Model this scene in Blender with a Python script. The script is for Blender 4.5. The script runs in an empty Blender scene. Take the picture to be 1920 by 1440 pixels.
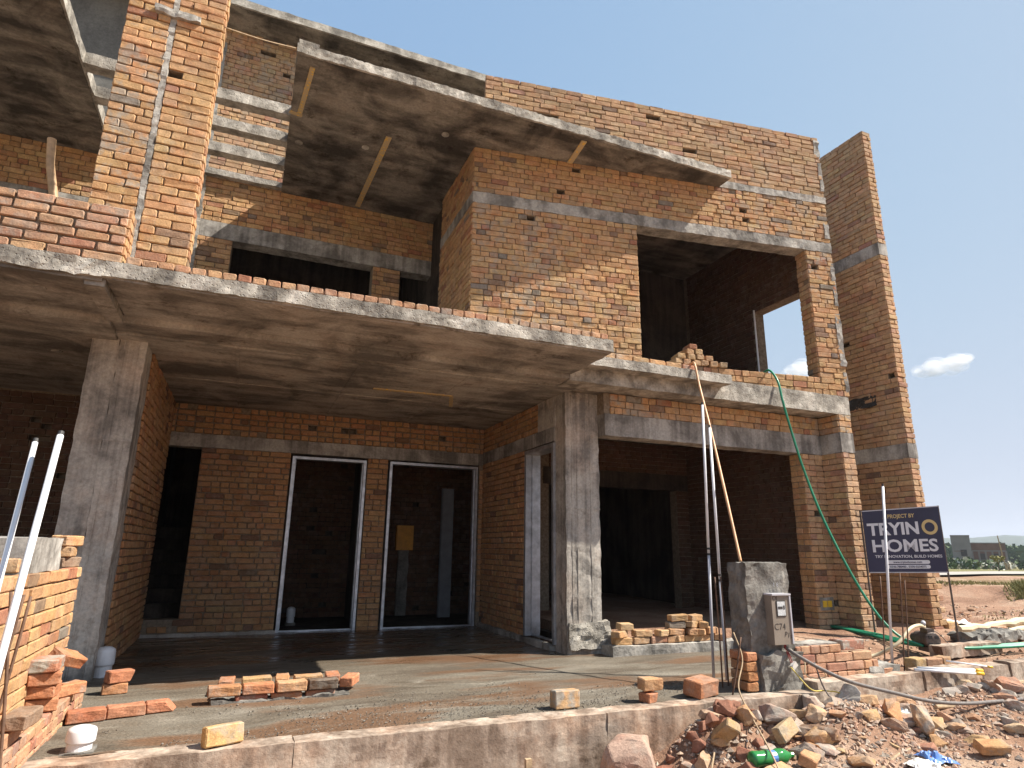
import bpy, bmesh, math, random
import numpy as np
from mathutils import Vector, Matrix

random.seed(11)
rng = np.random.default_rng(11)
scene = bpy.context.scene
COL = scene.collection

# ------------------------------------------------------------------ camera
F_PX, YAW, PITCH, ROLL, EYE = 1181.32, 22.490, 14.752, 0.8076, 1.11
ya, pi_, ro = map(math.radians, (YAW, PITCH, ROLL))
fwd = Vector((math.sin(ya)*math.cos(pi_), math.cos(ya)*math.cos(pi_), math.sin(pi_)))
rgt = Vector((math.cos(ya), -math.sin(ya), 0))
upv = rgt.cross(fwd)
r2 = math.cos(ro)*rgt + math.sin(ro)*upv
u2 = r2.cross(fwd)
cam_data = bpy.data.cameras.new('camera')
cam = bpy.data.objects.new('camera', cam_data)
COL.objects.link(cam)
cam.matrix_world = Matrix(((r2.x, u2.x, -fwd.x, 0), (r2.y, u2.y, -fwd.y, 0), (r2.z, u2.z, -fwd.z, EYE), (0, 0, 0, 1)))
cam_data.sensor_fit = 'HORIZONTAL'
cam_data.sensor_width = 36
cam_data.lens = 36*F_PX/1920
cam_data.clip_start = 0.05
cam_data.clip_end = 20000
scene.camera = cam

# ------------------------------------------------------------------ light
SUN_DIR = Vector((0.80, -0.36, 1.0)).normalized()
elev = math.asin(SUN_DIR.z)
azim = math.atan2(SUN_DIR.x, SUN_DIR.y)
world = bpy.data.worlds.new('World')
scene.world = world
world.use_nodes = True
wn = world.node_tree.nodes
wl = world.node_tree.links
wn.clear()
wout = wn.new('ShaderNodeOutputWorld')
wbg = wn.new('ShaderNodeBackground')
sky = wn.new('ShaderNodeTexSky')
sky.sky_type = 'NISHITA'
sky.sun_disc = False
sky.sun_elevation = elev
sky.sun_rotation = azim
sky.altitude = 400
sky.air_density = 1.0
sky.dust_density = 0.6
sky.ozone_density = 1.6
wbg.inputs['Strength'].default_value = 0.10
# thin summer haze: each channel of the clear sky saturates towards a pale veil, all round alike
wsep = wn.new('ShaderNodeSeparateColor'); wcmb = wn.new('ShaderNodeCombineColor')
wl.new(sky.outputs[0], wsep.inputs[0])
def wmath(op, a, b=0.0):
    nd = wn.new('ShaderNodeMath'); nd.operation = op
    for i, v in enumerate((a, b)):
        if isinstance(v, (int, float)): nd.inputs[i].default_value = v
        else: wl.new(v, nd.inputs[i])
    return nd.outputs[0]
for ch, (A_, B_) in enumerate(((0.248, 0.182), (0.272, 0.158), (0.328, 0.136))):
    s_ = wmath('MULTIPLY', wsep.outputs[ch], 0.15)
    e_ = wmath('EXPONENT', wmath('MULTIPLY', s_, -1.0/B_))
    v_ = wmath('ADD', wmath('MULTIPLY', wmath('SUBTRACT', 1.0, e_), A_/0.10), wmath('MULTIPLY', s_, 0.25))
    wl.new(v_, wcmb.inputs[ch])
wl.new(wcmb.outputs[0], wbg.inputs['Color'])
wl.new(wbg.outputs[0], wout.inputs['Surface'])
sun_data = bpy.data.lights.new('sun', 'SUN')
sun_data.energy = 4.6
sun_data.angle = math.radians(0.53)
sun_data.color = (1.0, 0.93, 0.82)
sun = bpy.data.objects.new('sun', sun_data)
COL.objects.link(sun)
sun.rotation_euler = SUN_DIR.to_track_quat('Z', 'Y').to_euler()
sun.location = (20, -9, 25)
scene.view_settings.view_transform = 'Standard'
scene.view_settings.look = 'None'
scene.view_settings.exposure = 1.17
scene.view_settings.gamma = 1.0
scene.render.engine = 'CYCLES'
scene.cycles.max_bounces = 6
scene.cycles.diffuse_bounces = 5
scene.cycles.glossy_bounces = 2
scene.cycles.caustics_reflective = False
scene.cycles.caustics_refractive = False

# ------------------------------------------------------------------ helpers
def proj(p):
    d = Vector(p) - Vector((0, 0, EYE))
    z = d.dot(fwd)
    if z < 0.05:
        return None
    return 960 + F_PX*d.dot(r2)/z, 720 - F_PX*d.dot(u2)/z, z

def vnoise(P, s, seed=0):
    Q = np.asarray(P, float)*s + 137.3
    I = np.floor(Q).astype(np.int64)
    f = Q - I
    f = f*f*(3-2*f)
    def h(a, b, c):
        n = (a*374761393 + b*668265263 + c*2147483647 + seed*974711) & 0x7fffffff
        n = ((n ^ (n >> 13))*1274126177) & 0x7fffffff
        n = n ^ (n >> 16)
        return (n & 0xffff)/32767.5 - 1.0
    r = 0
    for dx in (0, 1):
        for dy in (0, 1):
            for dz in (0, 1):
                w = (f[:, 0] if dx else 1-f[:, 0])*(f[:, 1] if dy else 1-f[:, 1])*(f[:, 2] if dz else 1-f[:, 2])
                r = r + w*h(I[:, 0]+dx, I[:, 1]+dy, I[:, 2]+dz)
    return r

def origin(o):
    v = Vector((0, 0, 0))
    while o is not None:
        v = v + o.location
        o = o.parent
    return v

def link(name, me, mat, parent=None, loc=None, kind=None, label=None, cat=None, group=None, smooth=False):
    """verts of me are already relative to loc (world), loc None = the parent's origin"""
    o = bpy.data.objects.new(name, me)
    COL.objects.link(o)
    if mat is not None and len(me.materials) == 0:
        me.materials.append(mat)
    if parent is not None:
        o.parent = parent
        if loc is not None:
            o.location = Vector(loc) - origin(parent)
    elif loc is not None:
        o.location = loc
    if smooth:
        me.polygons.foreach_set('use_smooth', [True]*len(me.polygons))
    tag(o, label, cat, group, kind)
    return o

def tag(o, label=None, cat=None, group=None, kind=None):
    if label: o['label'] = label
    if cat: o['category'] = cat
    if group: o['group'] = group
    if kind: o['kind'] = kind
    return o

def thing(name, label, cat, loc, group=None):
    o = bpy.data.objects.new(name, None)
    COL.objects.link(o)
    o.location = loc
    o.empty_display_size = 0.2
    return tag(o, label, cat, group)

class MB:
    def __init__(self):
        self.v = []; self.f = []
    def add(self, vs, fs):
        b = len(self.v)
        self.v.extend([tuple(map(float, p)) for p in vs])
        self.f.extend([tuple(b+i for i in q) for q in fs])
        return self
    def box(self, x0, x1, y0, y1, z0, z1):
        vs = [(x, y, z) for x in (x0, x1) for y in (y0, y1) for z in (z0, z1)]
        return self.add(vs, [(0, 1, 3, 2), (4, 6, 7, 5), (0, 4, 5, 1), (2, 3, 7, 6), (0, 2, 6, 4), (1, 5, 7, 3)])
    def obox(self, c, ax, ay, az, hx, hy, hz):
        c, ax, ay, az = map(Vector, (c, ax, ay, az))
        vs = [c+ax*hx*i+ay*hy*j+az*hz*k for i in (-1, 1) for j in (-1, 1) for k in (-1, 1)]
        return self.add(vs, [(0, 1, 3, 2), (4, 6, 7, 5), (0, 4, 5, 1), (2, 3, 7, 6), (0, 2, 6, 4), (1, 5, 7, 3)])
    def rough(self, x0, x1, y0, y1, z0, z1, res=0.08, amp=0.008, seed=1, freq=9.0, M=None):
        """subdivided box whose surface is pushed about by smooth noise"""
        def ax(a, b):
            n = max(1, min(160, int(round((b-a)/res))))
            return np.linspace(a, b, n+1)
        X, Y, Z = ax(x0, x1), ax(y0, y1), ax(z0, z1)
        def grid(A, B, f, flip):
            n, m = len(A), len(B)
            P = np.array([f(a, b) for a in A for b in B])
            q = []
            for i in range(n-1):
                for j in range(m-1):
                    t = (i*m+j, (i+1)*m+j, (i+1)*m+j+1, i*m+j+1)
                    q.append(t[::-1] if flip else t)
            P2 = P.copy()
            for k in range(3):
                P2[:, k] += amp*(0.65*vnoise(P, freq, seed+k) + 0.45*vnoise(P, freq*2.7, seed+10+k))
            if M is not None:
                P2 = np.array([M @ Vector(p) for p in P2])
            self.add(P2, q)
        grid(X, Y, lambda a, b: (a, b, z1), False)
        grid(X, Y, lambda a, b: (a, b, z0), True)
        grid(X, Z, lambda a, b: (a, y0, b), False)
        grid(X, Z, lambda a, b: (a, y1, b), True)
        grid(Y, Z, lambda a, b: (x1, a, b), False)
        grid(Y, Z, lambda a, b: (x0, a, b), True)
        return self
    def tube(self, pts, r, seg=8, caps=True):
        pts = [Vector(p) for p in pts]
        rs = r if isinstance(r, (list, tuple)) else [r]*len(pts)
        vs = []; n = len(pts)
        ref = None
        for i, p in enumerate(pts):
            t = (pts[min(i+1, n-1)] - pts[max(i-1, 0)]).normalized()
            if ref is None:
                ref = Vector((0, 0, 1)) if abs(t.z) < 0.9 else Vector((1, 0, 0))
            a = t.cross(ref)
            if a.length < 1e-4:
                a = t.orthogonal()
            a.normalize(); b = t.cross(a); ref = b.cross(t).normalized() if False else ref
            for k in range(seg):
                th = 2*math.pi*k/seg
                vs.append(p + (a*math.cos(th) + b*math.sin(th))*rs[i])
        fs = []
        for i in range(n-1):
            for k in range(seg):
                k2 = (k+1) % seg
                fs.append((i*seg+k, i*seg+k2, (i+1)*seg+k2, (i+1)*seg+k))
        if caps:
            fs.append(tuple(range(seg))); fs.append(tuple((n-1)*seg+k for k in reversed(range(seg))))
        return self.add(vs, fs)
    def lathe(self, prof, c, axis=(0, 0, 1), seg=16):
        c = Vector(c); t = Vector(axis).normalized(); a = t.orthogonal().normalized(); b = t.cross(a)
        vs = []
        for (r, h) in prof:
            for k in range(seg):
                th = 2*math.pi*k/seg
                vs.append(c + t*h + (a*math.cos(th)+b*math.sin(th))*r)
        fs = []
        for i in range(len(prof)-1):
            for k in range(seg):
                k2 = (k+1) % seg
                fs.append((i*seg+k, i*seg+k2, (i+1)*seg+k2, (i+1)*seg+k))
        fs.append(tuple(reversed(range(seg)))); fs.append(tuple((len(prof)-1)*seg+k for k in range(seg)))
        return self.add(vs, fs)
    def build(self, name, mat, parent=None, loc=None, kind=None, label=None, cat=None, group=None, smooth=False):
        o0 = Vector(loc) if loc is not None else (origin(parent) if parent else Vector((0, 0, 0)))
        me = bpy.data.meshes.new(name)
        me.from_pydata([(x-o0.x, y-o0.y, z-o0.z) for x, y, z in self.v], [], self.f)
        me.update()
        bm = bmesh.new(); bm.from_mesh(me)
        bmesh.ops.recalc_face_normals(bm, faces=bm.faces)
        bm.to_mesh(me); bm.free()
        return link(name, me, mat, parent, loc, kind, label, cat, group, smooth)

def spline(ctrl, n=8):
    P = [Vector(p) for p in ctrl]
    P = [P[0]*2-P[1]] + P + [P[-1]*2-P[-2]]
    out = []
    for i in range(1, len(P)-2):
        for k in range(n):
            t = k/n
            a, b, c, d = P[i-1], P[i], P[i+1], P[i+2]
            out.append(0.5*((2*b) + (c-a)*t + (2*a-5*b+4*c-d)*t*t + (3*b-a-3*c+d)*t**3))
    out.append(P[-2])
    return out

# ------------------------------------------------------------------ materials
class NT:
    def __init__(self, name):
        self.m = bpy.data.materials.new(name)
        self.m.use_nodes = True
        self.t = self.m.node_tree
        self.t.nodes.clear()
        self.out = self.n('ShaderNodeOutputMaterial')
        self.b = self.n('ShaderNodeBsdfPrincipled')
        self.l(self.b.outputs[0], self.out.inputs['Surface'])
        self.pos = self.n('ShaderNodeNewGeometry').outputs['Position']
    def n(self, t, **k):
        nd = self.t.nodes.new(t)
        for a, b in k.items():
            setattr(nd, a, b)
        return nd
    def l(self, a, b):
        self.t.links.new(a, b)
    def scaled(self, s):
        mp = self.n('ShaderNodeMapping')
        mp.inputs['Scale'].default_value = s
        self.l(self.pos, mp.inputs['Vector'])
        return mp.outputs[0]
    def noise(self, scale, detail=4, rough=0.55, vec=None, dist=0.0):
        nd = self.n('ShaderNodeTexNoise')
        nd.inputs['Scale'].default_value = scale
        nd.inputs['Detail'].default_value = detail
        nd.inputs['Roughness'].default_value = rough
        nd.inputs['Distortion'].default_value = dist
        self.l(vec if vec is not None else self.pos, nd.inputs['Vector'])
        return nd.outputs['Fac']
    def ramp(self, fac, stops):
        r = self.n('ShaderNodeValToRGB')
        el = r.color_ramp.elements
        while len(el) < len(stops):
            el.new(0.5)
        for e, (p, c) in zip(el, stops):
            e.position = p
            e.color = (c, c, c, 1) if isinstance(c, (int, float)) else (*c, 1)
        self.l(fac, r.inputs[0])
        return r.outputs[0]
    def mix(self, fac, a, b, mode='MIX'):
        nd = self.n('ShaderNodeMix', data_type='RGBA', blend_type=mode)
        for sock, val in ((nd.inputs[0], fac), (nd.inputs[6], a), (nd.inputs[7], b)):
            if isinstance(val, (int, float)):
                sock.default_value = val
            elif isinstance(val, tuple):
                sock.default_value = (*val, 1) if len(val) == 3 else val
            else:
                self.l(val, sock)
        return nd.outputs[2]
    def math(self, op, a, b=0.0):
        nd = self.n('ShaderNodeMath', operation=op)
        for i, v in enumerate((a, b)):
            if isinstance(v, (int, float)):
                nd.inputs[i].default_value = v
            else:
                self.l(v, nd.inputs[i])
        return nd.outputs[0]
    def bump(self, h, strength=0.4, dist=0.01, prev=None):
        nd = self.n('ShaderNodeBump')
        nd.inputs['Strength'].default_value = strength
        nd.inputs['Distance'].default_value = dist
        self.l(h, nd.inputs['Height'])
        if prev is not None:
            self.l(prev, nd.inputs['Normal'])
        self.l(nd.outputs[0], self.b.inputs['Normal'])
        return nd.outputs[0]
    def set(self, color=None, rough=None, metal=None, spec=None):
        for k, v in (('Base Color', color), ('Roughness', rough), ('Metallic', metal), ('Specular IOR Level', spec)):
            if v is None: continue
            if isinstance(v, tuple):
                self.b.inputs[k].default_value = (*v, 1)
            elif isinstance(v, (int, float)):
                self.b.inputs[k].default_value = v
            else:
                self.l(v, self.b.inputs[k])
        return self.m

def mat_brick():
    t = NT('fired_brick')
    at = t.n('ShaderNodeAttribute', attribute_name='Col')
    n1 = t.noise(16, 2, 0.6)
    n2 = t.noise(90, 1, 0.6)
    c = t.mix(1.0, at.outputs['Color'], t.ramp(n1, [(0.3, 0.80), (0.7, 1.16)]), 'MULTIPLY')
    c = t.mix(1.0, c, t.ramp(n2, [(0.25, 0.80), (0.7, 1.15)]), 'MULTIPLY')
    red = t.ramp(t.noise(7, 1, 0.6), [(0.5, 0.0), (0.72, 0.45)])
    c = t.mix(red, c, t.mix(1.0, c, (0.92, 0.66, 0.62), 'MULTIPLY'))
    cem = t.ramp(t.noise(5.5, 4, 0.72), [(0.49, 0.0), (0.60, 1.0)])
    cem = t.math('MULTIPLY', cem, at.outputs['Alpha'])
    c = t.mix(cem, c, t.mix(n1, (0.20, 0.18, 0.155), (0.42, 0.385, 0.33)))
    drip = t.ramp(t.noise(1.0, 2, 0.6, t.scaled((14, 14, 1.1))), [(0.62, 0.0), (0.8, 0.5)])
    c = t.mix(t.math('MULTIPLY', drip, at.outputs['Alpha']), c, (0.16, 0.13, 0.10))
    t.bump(t.noise(55, 3, 0.7), 0.75, 0.006)
    return t.set(c, 0.92, 0, 0.25)

def mat_mortar():
    t = NT('mortar')
    n = t.noise(22, 6, 0.65)
    c = t.ramp(n, [(0.3, (0.13, 0.098, 0.068)), (0.55, (0.24, 0.19, 0.14)), (0.8, (0.33, 0.28, 0.22))])
    t.bump(n, 0.6, 0.01)
    return t.set(c, 0.95, 0, 0.2)

def mat_concrete(name, dark, mid, light, big=1.3, streak=(9, 9, 0.7), bump=0.5, red=0.0, dirt=0.55, sharp=0.0, pits=0.0):
    t = NT(name)
    a = t.noise(big, 5, 0.62, dist=0.6)
    b = t.noise(1.0, 3, 0.6, t.scaled(streak))
    f = t.noise(34, 3, 0.7)
    s = t.math('ADD', t.math('MULTIPLY', a, 0.6), t.math('MULTIPLY', b, 0.4))
    c = t.ramp(s, [(0.41, dark), (0.50, mid), (0.59, light)])
    c = t.mix(1.0, c, t.ramp(f, [(0.25, 0.74), (0.72, 1.2)]), 'MULTIPLY')
    if red:
        r = t.ramp(t.noise(2.3, 5, 0.6), [(0.48, 0.0), (0.7, red)])
        c = t.mix(r, c, t.mix(1.0, c, (1.1, 0.72, 0.5), 'MULTIPLY'))
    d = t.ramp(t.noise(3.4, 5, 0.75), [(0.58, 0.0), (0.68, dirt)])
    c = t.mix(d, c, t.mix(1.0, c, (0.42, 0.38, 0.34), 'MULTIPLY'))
    h = t.noise(14, 4, 0.72)
    if pits:
        vo = t.n('ShaderNodeTexVoronoi', feature='F1')
        vo.inputs['Scale'].default_value = 38
        t.l(t.pos, vo.inputs['Vector'])
        p = t.ramp(vo.outputs['Distance'], [(0.08, 0.0), (0.3, 1.0)])
        h = t.math('ADD', h, t.math('MULTIPLY', p, pits))
    t.bump(h, bump, 0.012)
    return t.set(c, 0.93, 0, 0.2)

def mat_plain(name, col, rough=0.5, metal=0.0, var=0.25, scale=12, bump=0.0, spec=0.5):
    t = NT(name)
    n = t.noise(scale, 5, 0.6)
    c = t.mix(1.0, col, t.ramp(n, [(0.3, 1-var), (0.7, 1+var*0.6)]), 'MULTIPLY')
    if bump:
        t.bump(t.noise(scale*3, 4, 0.6), bump, 0.005)
    return t.set(c, t.ramp(t.noise(scale*1.7, 4), [(0.3, max(0.03, rough-0.1)), (0.7, min(1, rough+0.12))]), metal, spec)

def mat_floor():
    t = NT('wet_screed')
    band = t.noise(1.0, 6, 0.6, t.scaled((0.75, 2.4, 1)), 0.8)
    band2 = t.noise(1.0, 5, 0.6, t.scaled((1.6, 5.5, 1)), 0.5)
    g = t.noise(60, 5, 0.8)
    c = t.ramp(band, [(0.38, (0.10, 0.079, 0.057)), (0.47, (0.145, 0.121, 0.091)), (0.55, (0.16, 0.14, 0.11)), (0.64, (0.225, 0.20, 0.162))])
    red = t.ramp(t.noise(1.0, 4, 0.55, t.scaled((0.5, 1.7, 1))), [(0.49, 0.0), (0.58, 0.85)])
    c = t.mix(red, c, (0.17, 0.095, 0.055))
    pale = t.ramp(band2, [(0.60, 0.0), (0.72, 0.7)])
    c = t.mix(pale, c, (0.27, 0.243, 0.20))
    sep = t.n('ShaderNodeSeparateXYZ'); t.l(t.pos, sep.inputs[0])
    wet = t.ramp(t.math('ADD', t.math('MULTIPLY', t.math('SUBTRACT', sep.outputs['Y'], 5.75), 0.42), t.math('MULTIPLY', t.math('SUBTRACT', band, 0.5), 1.5)), [(0.1, 0.0), (0.6, 1.0)])
    c = t.mix(t.math('MULTIPLY', wet, 0.5), c, t.mix(1.0, c, (0.7, 0.6, 0.52), 'MULTIPLY'))
    c = t.mix(1.0, c, t.ramp(g, [(0.32, 0.40), (0.66, 1.35)]), 'MULTIPLY')
    rg = t.mix(wet, t.ramp(red, [(0.0, 0.85), (0.8, 0.45)]), t.ramp(band2, [(0.4, 0.12), (0.62, 0.55)]))
    h = t.math('ADD', t.math('MULTIPLY', g, 0.7), t.noise(19, 5, 0.6))
    bstr = t.ramp(t.math('MAXIMUM', wet, red), [(0.1, 1.0), (0.9, 0.22)])
    h = t.math('MULTIPLY', h, bstr)
    t.bump(h, 0.55, 0.012)
    return t.set(c, rg, 0, 0.4)

def mat_soil():
    t = NT('red_soil')
    a = t.noise(0.9, 8, 0.65, dist=0.5)
    f = t.noise(26, 7, 0.75)
    c = t.ramp(a, [(0.32, (0.21, 0.118, 0.078)), (0.5, (0.33, 0.20, 0.135)), (0.66, (0.43, 0.31, 0.225))])
    c = t.mix(1.0, c, t.ramp(f, [(0.25, 0.6), (0.72, 1.35)]), 'MULTIPLY')
    sep = t.n('ShaderNodeSeparateXYZ'); t.l(t.pos, sep.inputs[0])
    ln = t.n('ShaderNodeVectorMath', operation='LENGTH'); t.l(t.pos, ln.inputs[0])
    d = ln.outputs['Value']
    nz = t.math('MULTIPLY', t.math('SUBTRACT', t.noise(0.12, 6, 0.6), 0.5), 26)
    grass = t.ramp(t.math('DIVIDE', t.math('ADD', d, nz), 100), [(0.24, 0.0), (0.30, 1.0)])
    gcol = t.mix(t.noise(0.15, 6, 0.6), (0.13, 0.135, 0.055), (0.24, 0.22, 0.105))
    c = t.mix(t.math('MULTIPLY', grass, 0.9), c, gcol)
    t.bump(t.math('ADD', f, t.math('MULTIPLY', t.noise(6, 6, 0.7), 1.4)), 0.8, 0.03)
    return t.set(c, 0.97, 0, 0.12)

def mat_leaf(name, c1, c2, scale=0.6):
    t = NT(name)
    c = t.mix(t.noise(scale, 4, 0.7), c1, c2)
    m = t.set(c, 0.8, 0, 0.2)
    return m

M_BRICK = mat_brick()
M_MORTAR = mat_mortar()
M_FASCIA = mat_concrete('rough_cast_concrete', (0.17, 0.155, 0.135), (0.33, 0.305, 0.265), (0.50, 0.465, 0.41), big=2.6, streak=(5, 5, 3), bump=0.9, pits=0.9)
M_SOFFIT = mat_concrete('stained_soffit_concrete', (0.15, 0.137, 0.122), (0.31, 0.286, 0.254), (0.44, 0.41, 0.37), big=1.5, streak=(0.8, 4.5, 3), bump=0.8, red=0.15, dirt=0.85)
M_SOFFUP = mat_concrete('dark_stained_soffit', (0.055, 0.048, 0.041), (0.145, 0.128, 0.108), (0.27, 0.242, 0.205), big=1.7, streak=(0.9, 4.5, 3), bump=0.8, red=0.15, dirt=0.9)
M_COLUMN = mat_concrete('column_concrete', (0.19, 0.176, 0.16), (0.35, 0.322, 0.288), (0.48, 0.447, 0.40), big=2.2, streak=(12, 12, 0.45), bump=0.6, red=0.25, dirt=0.5)
M_LINTEL = mat_concrete('lintel_concrete', (0.16, 0.148, 0.135), (0.29, 0.272, 0.25), (0.42, 0.40, 0.37), big=2.4, streak=(10, 10, 0.6), bump=0.4, dirt=0.5)
M_PLASTER = mat_concrete('dashed_plaster', (0.18, 0.168, 0.15), (0.31, 0.292, 0.265), (0.44, 0.415, 0.375), big=3.4, streak=(6, 6, 2), bump=1.0, dirt=0.4)
M_POST = mat_concrete('post_render', (0.10, 0.093, 0.083), (0.175, 0.164, 0.148), (0.25, 0.236, 0.212), big=3.4, streak=(6, 6, 2), bump=1.0, dirt=0.5)
M_TOWER = mat_concrete('smooth_grey_render', (0.125, 0.12, 0.112), (0.15, 0.145, 0.136), (0.18, 0.174, 0.162), big=0.8, streak=(3, 3, 1), bump=0.12, dirt=0.1)
M_ROOM = mat_concrete('shade_darkened_room', (0.03, 0.024, 0.02), (0.06, 0.047, 0.038), (0.09, 0.072, 0.058), big=1.6, bump=0.5)  # colour darkened so the rooms look unlit; shade painted into the surface
M_KERB = mat_concrete('kerb_concrete', (0.20, 0.15, 0.115), (0.34, 0.27, 0.215), (0.46, 0.39, 0.32), big=2.4, streak=(9, 9, 0.8), bump=0.55, red=0.6, dirt=0.85)
M_FLOOR = mat_floor()
M_SOIL = mat_soil()
M_STEEL = mat_plain('galvanised_steel', (0.50, 0.52, 0.56), 0.42, 0.75, 0.35, 9)
M_PVC = mat_plain('white_plastic_pipe', (0.74, 0.74, 0.76), 0.35, 0, 0.10, 7)
M_PVCG = mat_plain('grey_plastic_pipe', (0.46, 0.46, 0.50), 0.4, 0, 0.15, 7)
M_GREEN = mat_plain('green_hose', (0.02, 0.24, 0.13), 0.4, 0, 0.25, 6)
M_TANHOSE = mat_plain('tan_hose', (0.62, 0.33, 0.16), 0.5, 0, 0.2, 6)
M_CREAM = mat_plain('cream_hose', (0.60, 0.50, 0.33), 0.5, 0, 0.2, 6)
M_BLACK = mat_plain('black_rubber', (0.035, 0.033, 0.032), 0.55, 0, 0.3, 20)
M_CABLE = mat_plain('dusty_black_cable', (0.17, 0.15, 0.14), 0.75, 0, 0.3, 30)
M_RUST = mat_plain('rusty_steel_bar', (0.15, 0.085, 0.055), 0.8, 0.2, 0.4, 30)
M_WOOD = mat_plain('weathered_wood', (0.40, 0.29, 0.18), 0.85, 0, 0.4, 18, 0.5)
M_BAMBOO = mat_plain('bamboo', (0.48, 0.31, 0.17), 0.6, 0, 0.3, 14)
M_YELLOW = mat_plain('yellow_plastic', (0.72, 0.45, 0.03), 0.45, 0, 0.15, 14)
M_ORANGE = mat_plain('orange_painted_steel', (0.62, 0.28, 0.02), 0.5, 0, 0.2, 14)
M_METER = mat_plain('taupe_painted_steel', (0.225, 0.19, 0.155), 0.5, 0, 0.12, 9)
M_GLASSY = mat_plain('meter_window', (0.55, 0.58, 0.60), 0.15, 0, 0.3, 60)
M_INK = mat_plain('marker_ink', (0.035, 0.03, 0.028), 0.7, 0, 0.1, 20)
M_NAVY = mat_plain('navy_flex_print', (0.018, 0.018, 0.055), 0.4, 0, 0.35, 1.6)
M_WHITEPRINT = mat_plain('white_print', (0.62, 0.62, 0.66), 0.5, 0, 0.06, 9)
M_GOLDPRINT = mat_plain('gold_print', (0.55, 0.41, 0.18), 0.5, 0, 0.06, 9)
M_IRON = mat_plain('cast_iron', (0.14, 0.11, 0.095), 0.6, 0.35, 0.35, 22, 0.4)
M_REDWIRE = mat_plain('red_wire', (0.35, 0.03, 0.03), 0.5)
M_YWIRE = mat_plain('yellow_wire', (0.55, 0.42, 0.08), 0.5)
M_BOTTLE = mat_plain('green_bottle_plastic', (0.03, 0.20, 0.055), 0.12, 0, 0.2, 10)
M_BLUEBAG = mat_plain('blue_plastic_sheet', (0.12, 0.24, 0.55), 0.35, 0, 0.3, 14)
M_WHITEBAG = mat_plain('white_plastic_sheet', (0.68, 0.66, 0.62), 0.45, 0, 0.2, 14)
M_ROAD = mat_plain('pale_road', (0.36, 0.33, 0.29), 0.9, 0, 0.15, 0.5)
M_HILL = mat_leaf('hill_cover', (0.05, 0.075, 0.05), (0.08, 0.10, 0.06), 0.01)
M_LEAF = mat_leaf('foliage', (0.035, 0.065, 0.02), (0.09, 0.13, 0.04), 0.25)
M_PLUME = mat_leaf('pale_plume_grass', (0.40, 0.40, 0.32), (0.62, 0.60, 0.52), 0.5)
M_GRASS = mat_leaf('dry_grass', (0.16, 0.17, 0.06), (0.36, 0.31, 0.15), 0.9)
M_BARK = mat_plain('bark', (0.13, 0.095, 0.065), 0.9, 0, 0.3, 10)
M_DARKSTAIN = mat_plain('black_bitumen', (0.03, 0.027, 0.025), 0.8, 0, 0.4, 12, 0.6)

def mat_tape():
    t = NT('yellow_patterned_strip')
    vo = t.n('ShaderNodeTexVoronoi'); vo.inputs['Scale'].default_value = 26
    t.l(t.pos, vo.inputs['Vector'])
    k = t.ramp(vo.outputs['Distance'], [(0.22, 0.0), (0.34, 1.0)])
    c = t.mix(k, (0.75, 0.47, 0.05), (0.48, 0.36, 0.20))
    return t.set(c, 0.8)
M_TAPE = mat_tape()

# ------------------------------------------------------------------ bricks
PAL = {
 'tan':  [((.475,.293,.15),6), ((.44,.258,.128),6), ((.505,.327,.175),4), ((.41,.23,.122),3), ((.345,.17,.10),1.2), ((.25,.16,.105),0.8), ((.22,.175,.14),0.5)],
 'pale': [((.455,.295,.17),6), ((.42,.26,.145),6), ((.49,.325,.19),3), ((.39,.23,.135),3), ((.355,.20,.135),1.3), ((.19,.125,.09),0.5)],
 'red':  [((.44,.255,.155),6), ((.41,.22,.135),4), ((.47,.285,.165),4), ((.42,.25,.175),3), ((.34,.165,.11),1.5)],
 'redtan': [((.43,.262,.155),6), ((.40,.228,.135),5), ((.455,.29,.175),4), ((.40,.235,.16),3), ((.33,.165,.11),1.5), ((.26,.17,.13),1)],
 'raw': [((.42,.185,.095),6), ((.38,.15,.08),5), ((.45,.235,.11),4), ((.40,.20,.13),2), ((.30,.11,.07),2)],
 'umber':[((.41,.235,.115),6), ((.37,.20,.095),5), ((.44,.265,.135),3), ((.33,.16,.08),2.5), ((.21,.12,.075),1)],
 'shaded_dark': [((.115,.065,.042),6), ((.10,.055,.036),5), ((.14,.085,.055),3), ((.08,.045,.032),2)],  # indoor and deep-porch shade painted into the bricks; also a dark loose brick
}
def pick_color(pal, pos=None):
    """mostly the batch colour of the wall, drifting slowly from place to place, with a few odd bricks"""
    L = PAL[pal]
    w = np.array([x[1] for x in L], float)
    main = (np.array(L[0][0])*6+np.array(L[1][0])*6+np.array(L[2][0])*4)/16
    i = rng.choice(len(L), p=w/w.sum())
    odd = i >= 4 and rng.random() < .8
    c = np.array(L[i][0])
    if not odd:
        c = main*.45+c*.55
    c = c*rng.uniform(0.90, 1.08)
    if pos is not None:
        q = np.array([pos])
        a, b = float(vnoise(q, .8, 31)[0]), float(vnoise(q, 1.7, 32)[0])
        c = c*(1+.13*a+.06*b)*np.array([1, 1-.05*b, 1-.10*b])
    return np.clip(c*(1+rng.normal(0, 0.025, 3)), 0.02, 0.8)

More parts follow.
